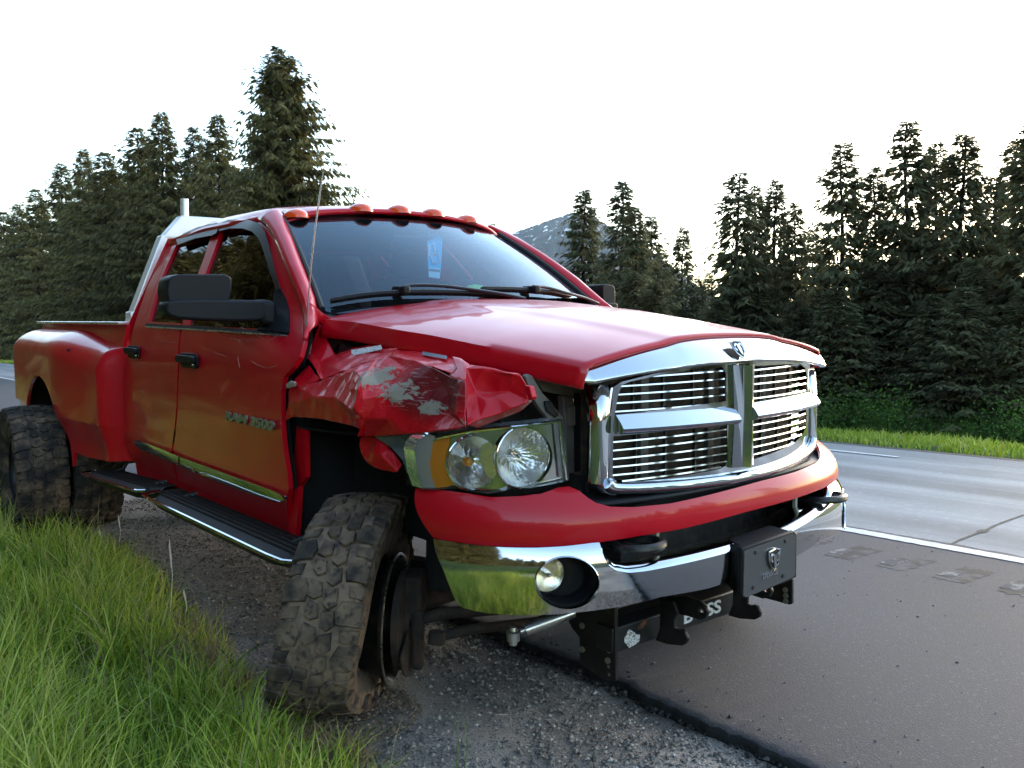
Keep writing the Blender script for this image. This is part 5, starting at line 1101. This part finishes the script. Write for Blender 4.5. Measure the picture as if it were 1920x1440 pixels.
scatter_stones('asphalt_crumbs', 9000, fedge, (.004, .016), tint_mat('tar_crumbs', [(0, (.008, .008, .008)), (.8, (.03, .028, .027)), (1, (.10, .09, .08))]), 'black crumbled asphalt lumps along the broken pavement edge')
def fdirt(n):
    a = nrg.random(n)*6.28; r = np.sqrt(nrg.random(n)); return np.stack([.05+r*np.cos(a)*.26, -.98+r*np.sin(a)*.26, .006+.025*(1-r)], -1)
scatter_stones('pushed_soil', 2500, fdirt, (.003, .011), tint_mat('tan_soil', [(0, (.07, .05, .035)), (.6, (.16, .115, .08)), (1, (.24, .19, .14))]), 'tan soil heaped against the rim of the flat tyre')
def fasp(n):
    x = 3-nrg.random(n)*11; y = EDGE+.1+nrg.random(n)**1.6*3.0; return np.stack([x, y, np.full(n, .037)], -1)
scatter_stones('asphalt_grit', 1500, fasp, (.002, .008), STONE, 'scattered grit on the asphalt shoulder')
# --- grass blades
def blades(name, P, L, Wd, lean, m, label, cat, tint, seg=4, az=None, droop=1.):
    n = len(P); az = nrg.random(n)*6.283 if az is None else az; d = np.stack([np.cos(az), np.sin(az), np.zeros(n)], -1); sd = np.stack([-np.sin(az), np.cos(az), np.zeros(n)], -1)
    tw = nrg.random(n)*6.283; sd = np.stack([np.cos(tw), np.sin(tw), np.zeros(n)], -1)
    V = []; 
    for i in range(seg+1):
        t = i/seg; c = P+d*(L*lean*t**1.9)[:, None]; c = c+np.stack([np.zeros(n), np.zeros(n), L*(t-droop*.42*lean*t**2.6)], -1); wd = Wd*(1-t**1.8)*(.55+.45*min(1, t*4))
        if i < seg: V += [c-sd*wd[:, None]/2, c+sd*wd[:, None]/2]
        else: V += [c]
    k = 2*seg+1; V = np.stack(V, 1).reshape(-1, 3); F = []
    for i in range(seg-1): F.append([2*i, 2*i+1, 2*i+3]); F.append([2*i, 2*i+3, 2*i+2])
    F.append([2*seg-2, 2*seg-1, 2*seg]); F = (np.array(F)[None]+np.arange(n)[:, None, None]*k).reshape(-1, 3)
    me = bpy.data.meshes.new(name); me.vertices.add(len(V)); me.vertices.foreach_set('co', V.ravel()); me.loops.add(F.size); me.loops.foreach_set('vertex_index', F.ravel()); me.polygons.add(len(F)); me.polygons.foreach_set('loop_start', np.arange(0, F.size, 3)); me.polygons.foreach_set('loop_total', np.full(len(F), 3)); me.update()
    me.materials.append(m); a = me.attributes.new('tint', 'FLOAT', 'POINT'); a.data.foreach_set('value', np.repeat(tint, k)); o = link(bpy.data.objects.new(name, me)); o['kind'] = 'stuff'; tag(o, label, cat); return o
GRASS = tint_mat('grass_blades', [(0, (.040, .085, .010)), (.35, (.13, .23, .018)), (.7, (.30, .41, .040)), (.9, (.48, .54, .10)), (1, (.36, .30, .13))], .55, .35)
DRY = tint_mat('dry_grass', [(0, (.12, .09, .045)), (.5, (.26, .20, .11)), (1, (.42, .34, .20))], .7, .25)
vy = np.vectorize(lambda x: np.interp(x, VX, VYv))
def verge_points(n, x0, x1, depth, edge=.05, pw=1.4, cl=.5):
    x = x0+(x1-x0)*nrg.random(n); y = vy(x)+edge-nrg.random(n)**pw*depth; k = int(n*cl)
    x[:k] += nrg.normal(0, .02, k); return x, y
def zg(x, y): return np.interp(y, [p[0] for p in yp], [p[1] for p in yp])-.01
parts = []
# density follows distance: three bands
for n, x0, x1, dp in ((34000, -.6, 2.4, 1.9), (26000, -3.2, -.6, 2.6), (20000, -9, -3.2, 4.0), (9000, -30, -9, 9)):
    x, y = verge_points(n, x0, x1, dp, .04, 1.15); parts.append((x, y, np.full(n, x0)))
x = np.concatenate([p[0] for p in parts]); y = np.concatenate([p[1] for p in parts]); nz = np.array([N2(a, b, 2.2)+.7*N2(a, b, 7, 4) for a, b in zip(x, y)])
inn = np.clip((vy(x)-y)/.35, 0, 1); keep = nrg.random(len(x)) < (.35+.65*inn)*(np.clip(1+nz*.6, .3, 1)); x, y, nz, inn = x[keep], y[keep], nz[keep], inn[keep]; n = len(x)
dist = np.hypot(x-cx0, y-cy0); far_ = np.clip(dist/9, 0, 3)
L = (.09+.24*nrg.random(n)**1.3)*(.40+.70*inn)*(1+.7*nz)*1.1; L = np.clip(L, .04, .50)
blades('grass', np.stack([x, y, zg(x, y)], -1), L, (.0035+.0045*nrg.random(n))*(1+far_*.8), .16+.80*nrg.random(n)**1.3, GRASS, 'long bright green grass on the verge in the foreground', 'grass', np.where(nrg.random(n) < .07, .93+.07*nrg.random(n), np.clip(.60+.48*nz+.26*nrg.normal(0, 1, n), 0, .93)))
x, y = verge_points(2600, -4, 2.4, 2.0, .0, 1.1); P = np.stack([x, y, zg(x, y)], -1); n = len(P)
blades('broad_grass', P, .10+.16*nrg.random(n), .009+.007*nrg.random(n), .5+1.0*nrg.random(n), GRASS, 'broader weed leaves mixed through the verge grass', 'weeds', np.clip(.25+.2*nrg.normal(0, 1, n), 0, .8), seg=5)
x, y = verge_points(5000, -6, 2.4, 2.4, .02, 1.0); P = np.stack([x, y, zg(x, y)], -1); n = len(P)
DRY0 = tint_mat('dead_grass', [(0, (.10, .075, .04)), (.5, (.22, .17, .095)), (1, (.36, .30, .17))], .7, .2)
blades('dead_grass', P, .06+.12*nrg.random(n), .003+.002*nrg.random(n), .8+1.2*nrg.random(n), DRY0, 'dead straw lying low between the green blades', 'dead grass', nrg.random(n))
# field on the truck's near side, seen mostly in its chrome
n = 26000; x = -14+26*nrg.random(n); y = -3.2-14*nrg.random(n)**1.3; ok = ~((np.hypot(x-cx0, y-cy0) < .9)); x, y = x[ok], y[ok]; n = len(x)
blades('grass', np.stack([x, y, zg(x, y)], -1), .10+.14*nrg.random(n), .014+.012*nrg.random(n), .3+.8*nrg.random(n), GRASS, 'long green grass on the field behind the photographer', 'grass', np.clip(.04+.12*nrg.normal(0, 1, n), 0, 1), seg=3)
n = 24000; x = 1.2+6*nrg.random(n); y = -1.25-2.6*nrg.random(n); ok = (np.hypot(x-cx0, y-cy0) > .55) & ((x > 2.35) | (y < -2.9)); x, y = x[ok], y[ok]; n = len(x)
blades('grass', np.stack([x, y, zg(x, y)], -1), .08+.16*nrg.random(n), .006+.006*nrg.random(n), .2+.7*nrg.random(n), GRASS, 'grass of the verge around the photographer, mirrored in the bumper', 'grass', np.clip(.10+.16*nrg.normal(0, 1, n), 0, 1), seg=3)
# dry tufts and thin seed stalks by the gravel
tp = [gpt(*p) for p in ((330, 1235), (345, 1190), (300, 1185), (360, 1215), (420, 1290), (385, 1250), (560, 1410), (640, 1430))]; PX = []; 
for c in tp:
    m_ = 330; PX.append(np.stack([c.x+nrg.normal(0, .05, m_), c.y+nrg.normal(0, .045, m_), np.full(m_, -.01)], -1))
P = np.concatenate(PX); n = len(P); blades('dry_grass', P, .05+.12*nrg.random(n), .003+.002*nrg.random(n), .4+.9*nrg.random(n), DRY, 'dry straw coloured grass tufts at the edge of the verge', 'dry grass', nrg.random(n))
x, y = verge_points(420, -4, 2.2, 1.9, .02); P = np.stack([x, y, zg(x, y)], -1); n = len(P)
sd_ = blades('seed_stalks', P, .22+.22*nrg.random(n), .0032+.0015*nrg.random(n), .12+.4*nrg.random(n), DRY, 'thin pale grass stalks standing above the verge grass', 'grass stalks', .4+.6*nrg.random(n), seg=6)
st_ = [(852, 1470, 1340), (868, 1470, 1345), (318, 1180, 1010), (222, 1040, 965), (186, 1040, 990), (345, 1180, 1105)]
for bx, by, ty in st_:
    p = gpt(bx, by); d = Vector(BW@ray(bx, ty)); k = ((p-cw).dot(Vector((1, 0, 0)))/d.x); top = cw+d*k; h = MB(); q = p.lerp(top, .6)+Vector((.01, .01, 0)); h.tube([p, q, top], [.0022, .0018, .0006], 5)
    if by < 1300: h.tube([p.lerp(top, .68)+Vector((.006, .006, 0)), p.lerp(top, .8)+Vector((.004, .004, 0)), p.lerp(top, .92), top], [.002, .005, .004, .001], 5)
    o = h.build('grass_stalk', MATS['label_cream'] if by < 1300 else mat('stalk_green%d' % bx, (.10, .17, .03), .6)); tag(o, {852: 'left of two thin green blades on the gravel in the foreground', 868: 'right of two thin green blades on the gravel in the foreground', 318: 'tall dry seed stalk in front of the running board, bending left', 222: 'dry seed stalk in front of the inner rear tyre', 186: 'short dry seed stalk before the outer rear tyre', 345: 'short dry stalk near the sill, beside the tall bent one'}[bx], 'grass stalk')
# straw bits on the gravel
for i, (x, y) in enumerate(((882, 1215), (935, 1340), (300, 1075), (330, 1090), (455, 1160), (480, 1262), (500, 1280))):
    p = gpt(x, y, .012); a = rng.random()*3; o = MB().tube([p, p+Vector((.03*math.cos(a), .03*math.sin(a), .006))], .0014, 4).build('straw', MATS['label_cream']); tag(o, 'short pale piece of straw lying on the gravel strip', 'straw', group='straw bits on the gravel')
# grass strip across the road
def strip(n, x0, x1, y0, y1, l0, l1, wmul, label):
    x = x0+(x1-x0)*nrg.random(n); y = y0+(y1-y0)*nrg.random(n); nz = np.array([N2(a, b, .5)+.5*N2(a, b, 1.7) for a, b in zip(x, y)])
    blades('roadside_grass', np.stack([x, y, zg(x, y)], -1), (l0+(l1-l0)*nrg.random(n))*(1+.5*nz), (.02+.02*nrg.random(n))*wmul, .2+.6*nrg.random(n), GRASS, label, 'grass', np.clip(.66+.25*nz+.14*nrg.normal(0, 1, n), .1, 1), seg=2)
strip(30000, -22, 9, FAR+.22, FAR+3.4, .07, .20, .9, 'bright green grass strip along the far edge of the road')
strip(16000, -120, -20, FAR+.25, FAR+5, .12, .3, 3, 'grass strip far down the road behind the truck')

# ================================================================ TREES
def needle_mat(name, c1, c2, c3):
    return tint_mat(name, [(0, c1), (.5, c2), (1, c3)], .75, .25, .2)
NEED1 = needle_mat('fir_needles_olive', (.060, .058, .020), (.125, .115, .040), (.22, .195, .075))
NEED2 = needle_mat('fir_needles_dark', (.050, .056, .028), (.105, .108, .050), (.20, .19, .09))
BARK = mat('fir_bark', (.035, .027, .021), .9, bump=(20, .8, .02))
def conifer(seed, H, W, whorls, gap=.0, clear=.04, droop=.25, needles=NEED1, dens=1., tuft=.30, power=.85, twin=False):
    r = np.random.default_rng(seed); ph = r.random(3)*6.28; TV = []; C = []; T_ = []
    tb = MB(); nt_ = 10; tops = [(0, 0, H)]
    tb.tube([(.15*math.sin(i*.9+ph[0])*.4*i/nt_, .15*math.cos(i*1.3+ph[1])*.4*i/nt_, H*i/nt_) for i in range(nt_+1)], [H*.014*(1-i/nt_)+.012 for i in range(nt_+1)], 7)
    stems = [(0, 0, 0, H)]
    if twin: stems.append((.5, .25, H*.55, H*.97)); tb.tube([(0, 0, H*.5), (.45, .2, H*.62), (.5, .25, H*.97)], [H*.006, H*.005, .01], 6)
    def add_tuft(p, d, L, wd, tint):
        C.append(p); T_.append((d, L, wd, tint))
    for sx_, sy_, zb, zt in stems:
        nw = int(whorls*(zt-zb)/H); 
        for i in range(nw):
            f = clear+(1-clear)*((i+r.random()*.7)/nw)**.85; z = zb+(zt-zb)*f; h = 1-f if zb == 0 else (zt-z)/H*1.6; rad_ = W*(h**power)*(1 if zb == 0 else .8)
            if r.random() < gap: rad_ *= .35+.3*r.random()
            nb_ = r.integers(5, 9)+(3 if h < .2 else 0)
            for b in range(nb_):
                a = r.random()*6.283; lb = rad_*(.68+.38*r.random())*(1+.18*math.sin(3*a+ph[2]))+.10
                rise = (.55 if h < .18 else .12*(1-h))-droop*h*.6; curve = .18*h
                steps = max(2, int(lb/.26*dens)); base_t = r.random()*.5+.25-.15*r.random()
                tb.tube([(sx_, sy_, z), (sx_+math.cos(a)*lb*.5, sy_+math.sin(a)*lb*.5, z+rise*lb*.5-curve*lb*.06), (sx_+math.cos(a)*lb*.95, sy_+math.sin(a)*lb*.95, z+rise*lb-curve*lb*.25)], [.012+.004*lb, .009+.002*lb, .004], 3, cap=False)
                for s in range(steps):
                    t = (s+.6+r.random()*.5)/steps
                    if t < .12: continue
                    p = np.array([sx_+math.cos(a)*lb*t, sy_+math.sin(a)*lb*t, z+rise*lb*t-curve*lb*t*t*.3])
                    env = (1-.55*t) if t > .4 else .9
                    for k in range(r.integers(5, 8)):
                        side = r.choice([-1, 1]); aa = a+side*(.35+.9*r.random()); el = -.35-.4*r.random()+.5*(h < .15)+(.25 if k == 0 else 0)
                        d = np.array([math.cos(aa)*math.cos(el), math.sin(aa)*math.cos(el), math.sin(el)]); L = tuft*(.55+.75*r.random())*env*1.1*min(1, .5+h*3.2)
                        add_tuft(p+r.normal(0, .04, 3), d, L, L*(.20+.16*r.random()), np.clip(base_t+.35*(r.random()-.4), 0, 1))
    P = np.array(C); D = np.array([t[0] for t in T_]); L = np.array([t[1] for t in T_]); Wd = np.array([t[2] for t in T_]); tn_ = np.array([t[3] for t in T_]); n = len(P)
    u = np.cross(D, r.normal(0, 1, (n, 3))+np.array([0, 0, 1.2])); u /= np.linalg.norm(u, axis=1)[:, None]
    V = np.stack([P, P+D*(L*.45)[:, None]+u*(Wd/2)[:, None]-np.array([0, 0, 1])*(L*.06)[:, None], P+D*L[:, None]-np.array([0, 0, 1])*(L*.22)[:, None], P+D*(L*.45)[:, None]-u*(Wd/2)[:, None]-np.array([0, 0, 1])*(L*.06)[:, None]], 1).reshape(-1, 3)
    F = (np.array([[0, 1, 2, 3]])[None]+np.arange(n)[:, None, None]*4).reshape(-1, 4)
    me = bpy.data.meshes.new('crown'); me.vertices.add(len(V)); me.vertices.foreach_set('co', V.ravel()); me.loops.add(F.size); me.loops.foreach_set('vertex_index', F.ravel()); me.polygons.add(len(F)); me.polygons.foreach_set('loop_start', np.arange(0, F.size, 4)); me.polygons.foreach_set('loop_total', np.full(len(F), 4)); me.update(); me.materials.append(needles)
    a = me.attributes.new('tint', 'FLOAT', 'POINT'); a.data.foreach_set('value', np.repeat(tn_, 4))
    tm = bpy.data.meshes.new('trunk'); tm.from_pydata([tuple(v) for v in tb.V], [], tb.F); tm.update(); tm.materials.append(BARK); tm.polygons.foreach_set('use_smooth', [True]*len(tm.polygons))
    print('tree', seed, n*2+len(tb.F)*2); return me, tm, H
PROTO = {
 'big': conifer(3, 15.5, 5.9, 84, .05, .02, .30, NEED1, 1.0, .48, .80, True),
 'left': conifer(5, 13, 3.7, 68, .08, .02, .25, NEED1, 1.0, .46, .82),
 'left2': conifer(8, 13, 4.2, 62, .10, .02, .28, NEED1, 1.0, .48, .78),
 'mid': conifer(11, 10, 2.3, 60, .08, .02, .18, NEED2, 1.1, .36, .82),
 'slim': conifer(14, 10, 1.95, 58, .15, .03, .08, NEED2, 1.1, .35, .80),
 'open': conifer(17, 10, 2.3, 46, .28, .08, .0, NEED2, 1.0, .38, .78),
}
def plant(kind, x, ytop, D, label, group=None, wmul=1., base=None, rot=None, name='fir_tree', sc=None):
    if x is not None:
        d = BW@ray(x, ytop); t = D/d[1]; px_, py_ = cw.x+d[0]*t, cw.y+D; ztop = cw.z+d[2]*t
        px0 = BW@ray(x, 651)
    else: px_, py_ = D; ztop = ytop
    zb = float(zg(0, py_)) if py_ > 0 else float(zg(0, py_)); me, tm, H = PROTO[kind]; s = (ztop-zb)/H
    o = thing(name, label, 'tree', group=group, M=Matrix.Translation((px_, py_, zb))@Matrix.Rotation(rot if rot is not None else rng.random()*6.28, 4, 'Z')@Matrix.Diagonal((s*wmul, s*wmul, s, 1)))
    link(bpy.data.objects.new('crown', me), o); link(bpy.data.objects.new('trunk', tm), o); return o
FL = [(519, 90, 16.5, 'big', 'tallest and widest fir, with a double top, behind the truck cab', 1.0), (408, 214, 19, 'left', 'fir shouldering against the left side of the tallest tree', 1.0), (363, 241, 21, 'mid', 'thin pointed fir spire just left of the tallest tree', 1.0), (302, 210, 19, 'left', 'pointed fir standing directly above the silver post behind the cab', 1.0),
      (258, 239, 18.5, 'left2', 'broad olive fir left of the pointed one above the silver post', 1.0), (196, 285, 17.5, 'left2', 'bushy fir whose top leans over to the left', 1.15), (156, 279, 19, 'left', 'fir with a feathery narrow tip left of the leaning-topped one', .9), (115, 306, 18, 'left', 'middle-height fir above the truck bed', 1.05), (67, 354, 18, 'left2', 'fir stepping down above the rear fender', 1.1), (31, 383, 18, 'left', 'second fir from the left edge of the picture', 1.1), (6, 397, 17, 'left2', 'fir cut by the left edge of the picture', 1.2), (600, 330, 24, 'left2', 'low fir mostly hidden behind the tallest tree and the antenna', .9),
      (924, 420, 60, 'mid', 'tiny far treetop peeking over the right edge of the roof', 1.0),
      (1095, 357, 22, 'mid', 'lone fir in front of the mountain, right of the windscreen', 1.35), (1167, 340, 20, 'slim', 'tall dark fir just right of the mountain', 1.35), (1191, 391, 19, 'mid', 'shorter fir pressed against the tall one right of the mountain', 1.1), (1220, 405, 22, 'open', 'thin ragged fir in the group behind the hood', 1.2), (1281, 426, 24, 'slim', 'small isolated spindly fir above the hood ridge', 1.1),
      (1384, 323, 17, 'open', 'wide fir with spiky bare side branches above the grille badge', 1.35), (1415, 350, 18, 'mid', 'fir just right of the spiky wide one', 1.0), (1455, 337, 18.5, 'slim', 'sharp-pointed fir above the right half of the grille', 1.1), (1492, 382, 18, 'mid', 'low-topped fir above the grille\'s right end', 1.0), (1525, 430, 22, 'open', 'low open fir in the dip of the tree line', 1.1),
      (1580, 268, 17.5, 'open', 'tall pale-tipped fir with upswept branches, left of the right-hand group', 1.2), (1642, 315, 18, 'slim', 'narrow fir between two taller ones at the right', 1.1), (1702, 227, 18, 'open', 'highest fir of the right-hand group', 1.25), (1757, 267, 19, 'slim', 'fir just right of the highest right-hand one', 1.2), (1807, 252, 18, 'slim', 'dark fir with a notched top near the right edge', 1.35), (1865, 330, 19, 'open', 'thin see-through fir near the right edge', 1.1), (1905, 262, 20, 'open', 'fir cut by the right edge of the picture', 1.2), (1945, 225, 17.5, 'slim', 'fir mostly beyond the right edge, only its left boughs showing', 1.4)]
for x, y, D, k, lab, wm in FL: plant(k, x, y, D, lab, 'firs along the far side of the road', wm, rot=0 if k == 'big' else None)
# second and third rows: nothing in the photograph tells these apart
for i in range(58):
    x = -60+i*34+rng.uniform(-10, 10); row = i % 2; D = 24+row*7+rng.uniform(-2, 3)
    tl = float(np.interp(x, [-60, 0, 70, 160, 300, 420, 520, 640, 760, 1000, 1090, 1180, 1300, 1380, 1500, 1580, 1700, 1800, 1920, 2000], [470, 440, 400, 330, 290, 300, 260, 420, 500, 520, 500, 440, 475, 450, 480, 450, 410, 420, 420, 420]))
    plant(rng.choice(['left', 'left2']) if x < 700 else rng.choice(['slim', 'open', 'mid']), x, tl+rng.uniform(0, 60), D, 'dark fir in the rows behind the roadside trees', 'firs in the rows behind', 1.25)
for i in range(26):
    x = 1000+i*38+rng.uniform(-12, 12); plant(rng.choice(['slim', 'mid', 'open']), x, 560+rng.uniform(-60, 60), 15.5+rng.uniform(0, 3), 'small dark fir under the taller roadside trees', 'small understorey firs', 1.9)
# trees round the field behind the photographer (they show in the paint and chrome)
for i in range(50):
    x = -66+i*1.25+rng.uniform(-.5, .5) if i < 40 else -14+(i-40)*3.2; plant(rng.choice(['left', 'left2', 'big']), None, 25+6*rng.random(), (x, -10.5-rng.random()*4.5-(0 if i < 40 else 3+(i-40)*1.5)), 'tall fir on the near side of the road behind the truck', 'firs on the near side of the road', 1.1)
for i in range(40):
    x = 2+i*2.2+rng.uniform(-1, 1); plant(rng.choice(['left', 'left2', 'big']), None, 9+5*rng.random(), (x, -30-rng.random()*9), 'fir on the far side of the field behind the photographer', 'firs behind the field', 1.2)
for i in range(16):
    plant(rng.choice(['slim', 'mid', 'left']), None, 8+4*rng.random(), (14+i*5+rng.uniform(-1, 1), FAR+8+rng.random()*4), 'fir further up the road beyond the right of the picture', 'firs up the road', 1.1)
# --- leafy shrubs below the firs
LEAF = tint_mat('shrub_leaves', [(0, (.030, .065, .014)), (.5, (.07, .15, .022)), (1, (.14, .25, .045))], .6, .3)
def bush(seed, n=2600):
    r = np.random.default_rng(seed); tb = MB(); P = []; tn_ = []
    for s in range(9):
        a = r.random()*6.28; e = .5+.9*r.random(); L = .7+.5*r.random(); tip = np.array([math.cos(a)*math.cos(e)*L*1.1, math.sin(a)*math.cos(e)*L*1.1, math.sin(e)*L+.15]); tb.tube([(0, 0, 0), tuple(tip*.5+np.array([0, 0, .1])), tuple(tip)], [.02, .012, .004], 4, cap=False)
        for k in range(n//9): t = .25+.8*r.random(); P.append(tip*t+r.normal(0, .13+.09*t, 3)); tn_.append(.3+.5*r.random()*(s % 3)/2+.3*r.random())
    P = np.array(P); P[:, 2] = np.abs(P[:, 2]); n = len(P); d = r.normal(0, 1, (n, 3)); d /= np.linalg.norm(d, axis=1)[:, None]; u = np.cross(d, r.normal(0, 1, (n, 3))); u /= np.linalg.norm(u, axis=1)[:, None]; L = .035+.05*r.random(n)
    V = np.stack([P, P+d*(L*.5)[:, None]+u*(L*.32)[:, None], P+d*L[:, None], P+d*(L*.5)[:, None]-u*(L*.32)[:, None]], 1).reshape(-1, 3); F = (np.array([[0, 1, 2, 3]])[None]+np.arange(n)[:, None, None]*4).reshape(-1, 4)
    me = bpy.data.meshes.new('foliage'); me.from_pydata([tuple(v) for v in V], [], [tuple(f) for f in F]); me.update(); me.materials.append(LEAF); a = me.attributes.new('tint', 'FLOAT', 'POINT'); a.data.foreach_set('value', np.repeat(np.clip(tn_, 0, 1), 4))
    tm = bpy.data.meshes.new('stem'); tm.from_pydata([tuple(v) for v in tb.V], [], tb.F); tm.materials.append(BARK); return me, tm
BU = [bush(s) for s in (1, 2, 3)]
def shrub(x, ytop, D, wm, label, group=None):
    d = BW@ray(x, ytop); t = D/d[1]; py_ = cw.y+D; zt = cw.z+d[2]*t; zb = float(zg(0, py_)); me, tm = rng.choice(BU); s = (zt-zb)/1.25
    o = thing('shrub', label, 'shrub', group=group, M=Matrix.Translation((cw.x+d[0]*t, py_, zb))@Matrix.Rotation(rng.random()*6, 4, 'Z')@Matrix.Diagonal((s*wm, s*wm, s, 1))); link(bpy.data.objects.new('foliage', me), o); link(bpy.data.objects.new('stem', tm), o)
for x, y, D, wm, lab in ((1565, 738, 15.0, 1.0, 'bright leafy shrub beside the grille, at the foot of the firs'), (1612, 748, 15.6, 1.0, 'second leafy shrub from the grille under the firs'), (1665, 742, 15.0, .9, 'pale green shrub with upright shoots, under the tallest right-hand fir'), (1700, 735, 15.8, 1.1, 'broad shrub directly below the highest right-hand fir'), (1755, 775, 15.2, 1.0, 'low dark shrub between two brighter ones on the right'), (1815, 788, 14.6, 1.0, 'round bright green shrub near the road, right of centre of the bank'), (1872, 770, 15.5, 1.1, 'tall green shrub near the right edge of the picture'), (1915, 750, 15, 1.0, 'shrub cut by the right edge of the picture')): shrub(x, y, D, wm, lab)
for i in range(30): shrub(1480+i*17+rng.uniform(-8, 8), 790+rng.uniform(-20, 25), 14.6+rng.uniform(0, 2.2), 1.3, 'low dark green shrub in the undergrowth beneath the firs', 'undergrowth shrubs')
for i in range(16): shrub(1250+i*20, 720+rng.uniform(-25, 25), 16+rng.uniform(0, 2.2), 1.3, 'low dark green shrub in the undergrowth beneath the firs', 'undergrowth shrubs')

# ================================================================ MOUNTAIN
MT = mat('mountain_forest', (.007, .012, .013), .95, noise=[(.02, (.003, .006, .007), .4, .6, 10), (.004, (.022, .022, .018), .5, .7, 6)], bump=(.08, 1, 6))
nt = MT.node_tree; b_ = nt.nodes['Principled BSDF']; src = b_.inputs['Base Color'].links[0].from_socket
gm = nt.nodes.new('ShaderNodeNewGeometry'); sx_ = nt.nodes.new('ShaderNodeSeparateXYZ'); nt.links.new(gm.outputs['Position'], sx_.inputs[0]); mr = nt.nodes.new('ShaderNodeMapRange'); mr.inputs[1].default_value = 255; mr.inputs[2].default_value = 330; nt.links.new(sx_.outputs[2], mr.inputs[0])
tn = nt.nodes.new('ShaderNodeTexNoise'); tn.inputs['Scale'].default_value = .05; tn.inputs['Detail'].default_value = 8; nt.links.new(gm.outputs['Position'], tn.inputs[0]); m2 = nt.nodes.new('ShaderNodeMapRange'); m2.inputs[1].default_value = .61; m2.inputs[2].default_value = .64; nt.links.new(tn.outputs[0], m2.inputs[0])
mm_ = nt.nodes.new('ShaderNodeMath'); mm_.operation = 'MULTIPLY'; nt.links.new(mr.outputs[0], mm_.inputs[0]); nt.links.new(m2.outputs[0], mm_.inputs[1]); mx = nt.nodes.new('ShaderNodeMix'); mx.data_type = 'RGBA'; nt.links.new(mm_.outputs[0], mx.inputs[0]); nt.links.new(src, mx.inputs[6]); mx.inputs[7].default_value = (.75, .77, .82, 1); nt.links.new(mx.outputs[2], b_.inputs['Base Color'])
RD = [(200, 640), (500, 600), (700, 560), (860, 490), (930, 452), (970, 434), (1010, 420), (1050, 406), (1078, 398), (1105, 402), (1130, 418), (1165, 436), (1200, 458), (1260, 500), (1340, 560), (1450, 610), (1650, 640), (1900, 648)]
DM = 2500.; V = []; nu, nv = 700, 46
for i in range(nu):
    x = 300+1300*i/(nu-1); y = np.interp(x, [p[0] for p in RD], [p[1] for p in RD]); d = BW@ray(x, y); k = DM/math.hypot(d[0], d[1]); top = Vector((cw.x+d[0]*k, cw.y+d[1]*k, cw.z+d[2]*k)); h = top.z
    fwd = Vector((d[0], d[1], 0)).normalized()
    for j in range(nv):
        t = j/(nv-1); q = top-fwd*(t*h*2.6); z = h*(1-t)**1.15; g = min(1, t*5)
        q.z = z+g*h*.10*N2(q.x, q.y, .006)+g*h*.05*N2(q.x, q.y, .02)+(5.0*abs(N2(x, j, 1.9))+3*N2(x, j, .5))*(h/300) ; V.append(q+fwd*g*h*.25*N2(x*.03, j*.1, 1))
hill = struct('mountain', V, [(i*nv+j, i*nv+j+1, (i+1)*nv+j+1, (i+1)*nv+j) for i in range(nu-1) for j in range(nv-1)], MT)
# distant ground under the mountain joins the field

# ================================================================ AIR
HZ = bpy.data.materials.new('air'); HZ.use_nodes = True; nt = HZ.node_tree; nt.nodes.clear(); pv = nt.nodes.new('ShaderNodeVolumePrincipled'); pv.inputs['Color'].default_value = (.50, .72, 1, 1); pv.inputs['Density'].default_value = .00006; pv.inputs['Anisotropy'].default_value = .2
oo = nt.nodes.new('ShaderNodeOutputMaterial'); nt.links.new(pv.outputs[0], oo.inputs['Volume'])
hb = MB().box((0, 0, 245), (6400, 6400, 500)).build('haze', HZ, None, sharp=None); hb['kind'] = 'stuff'; tag(hb, 'thin evening haze in the air between the road and the mountain', 'haze')
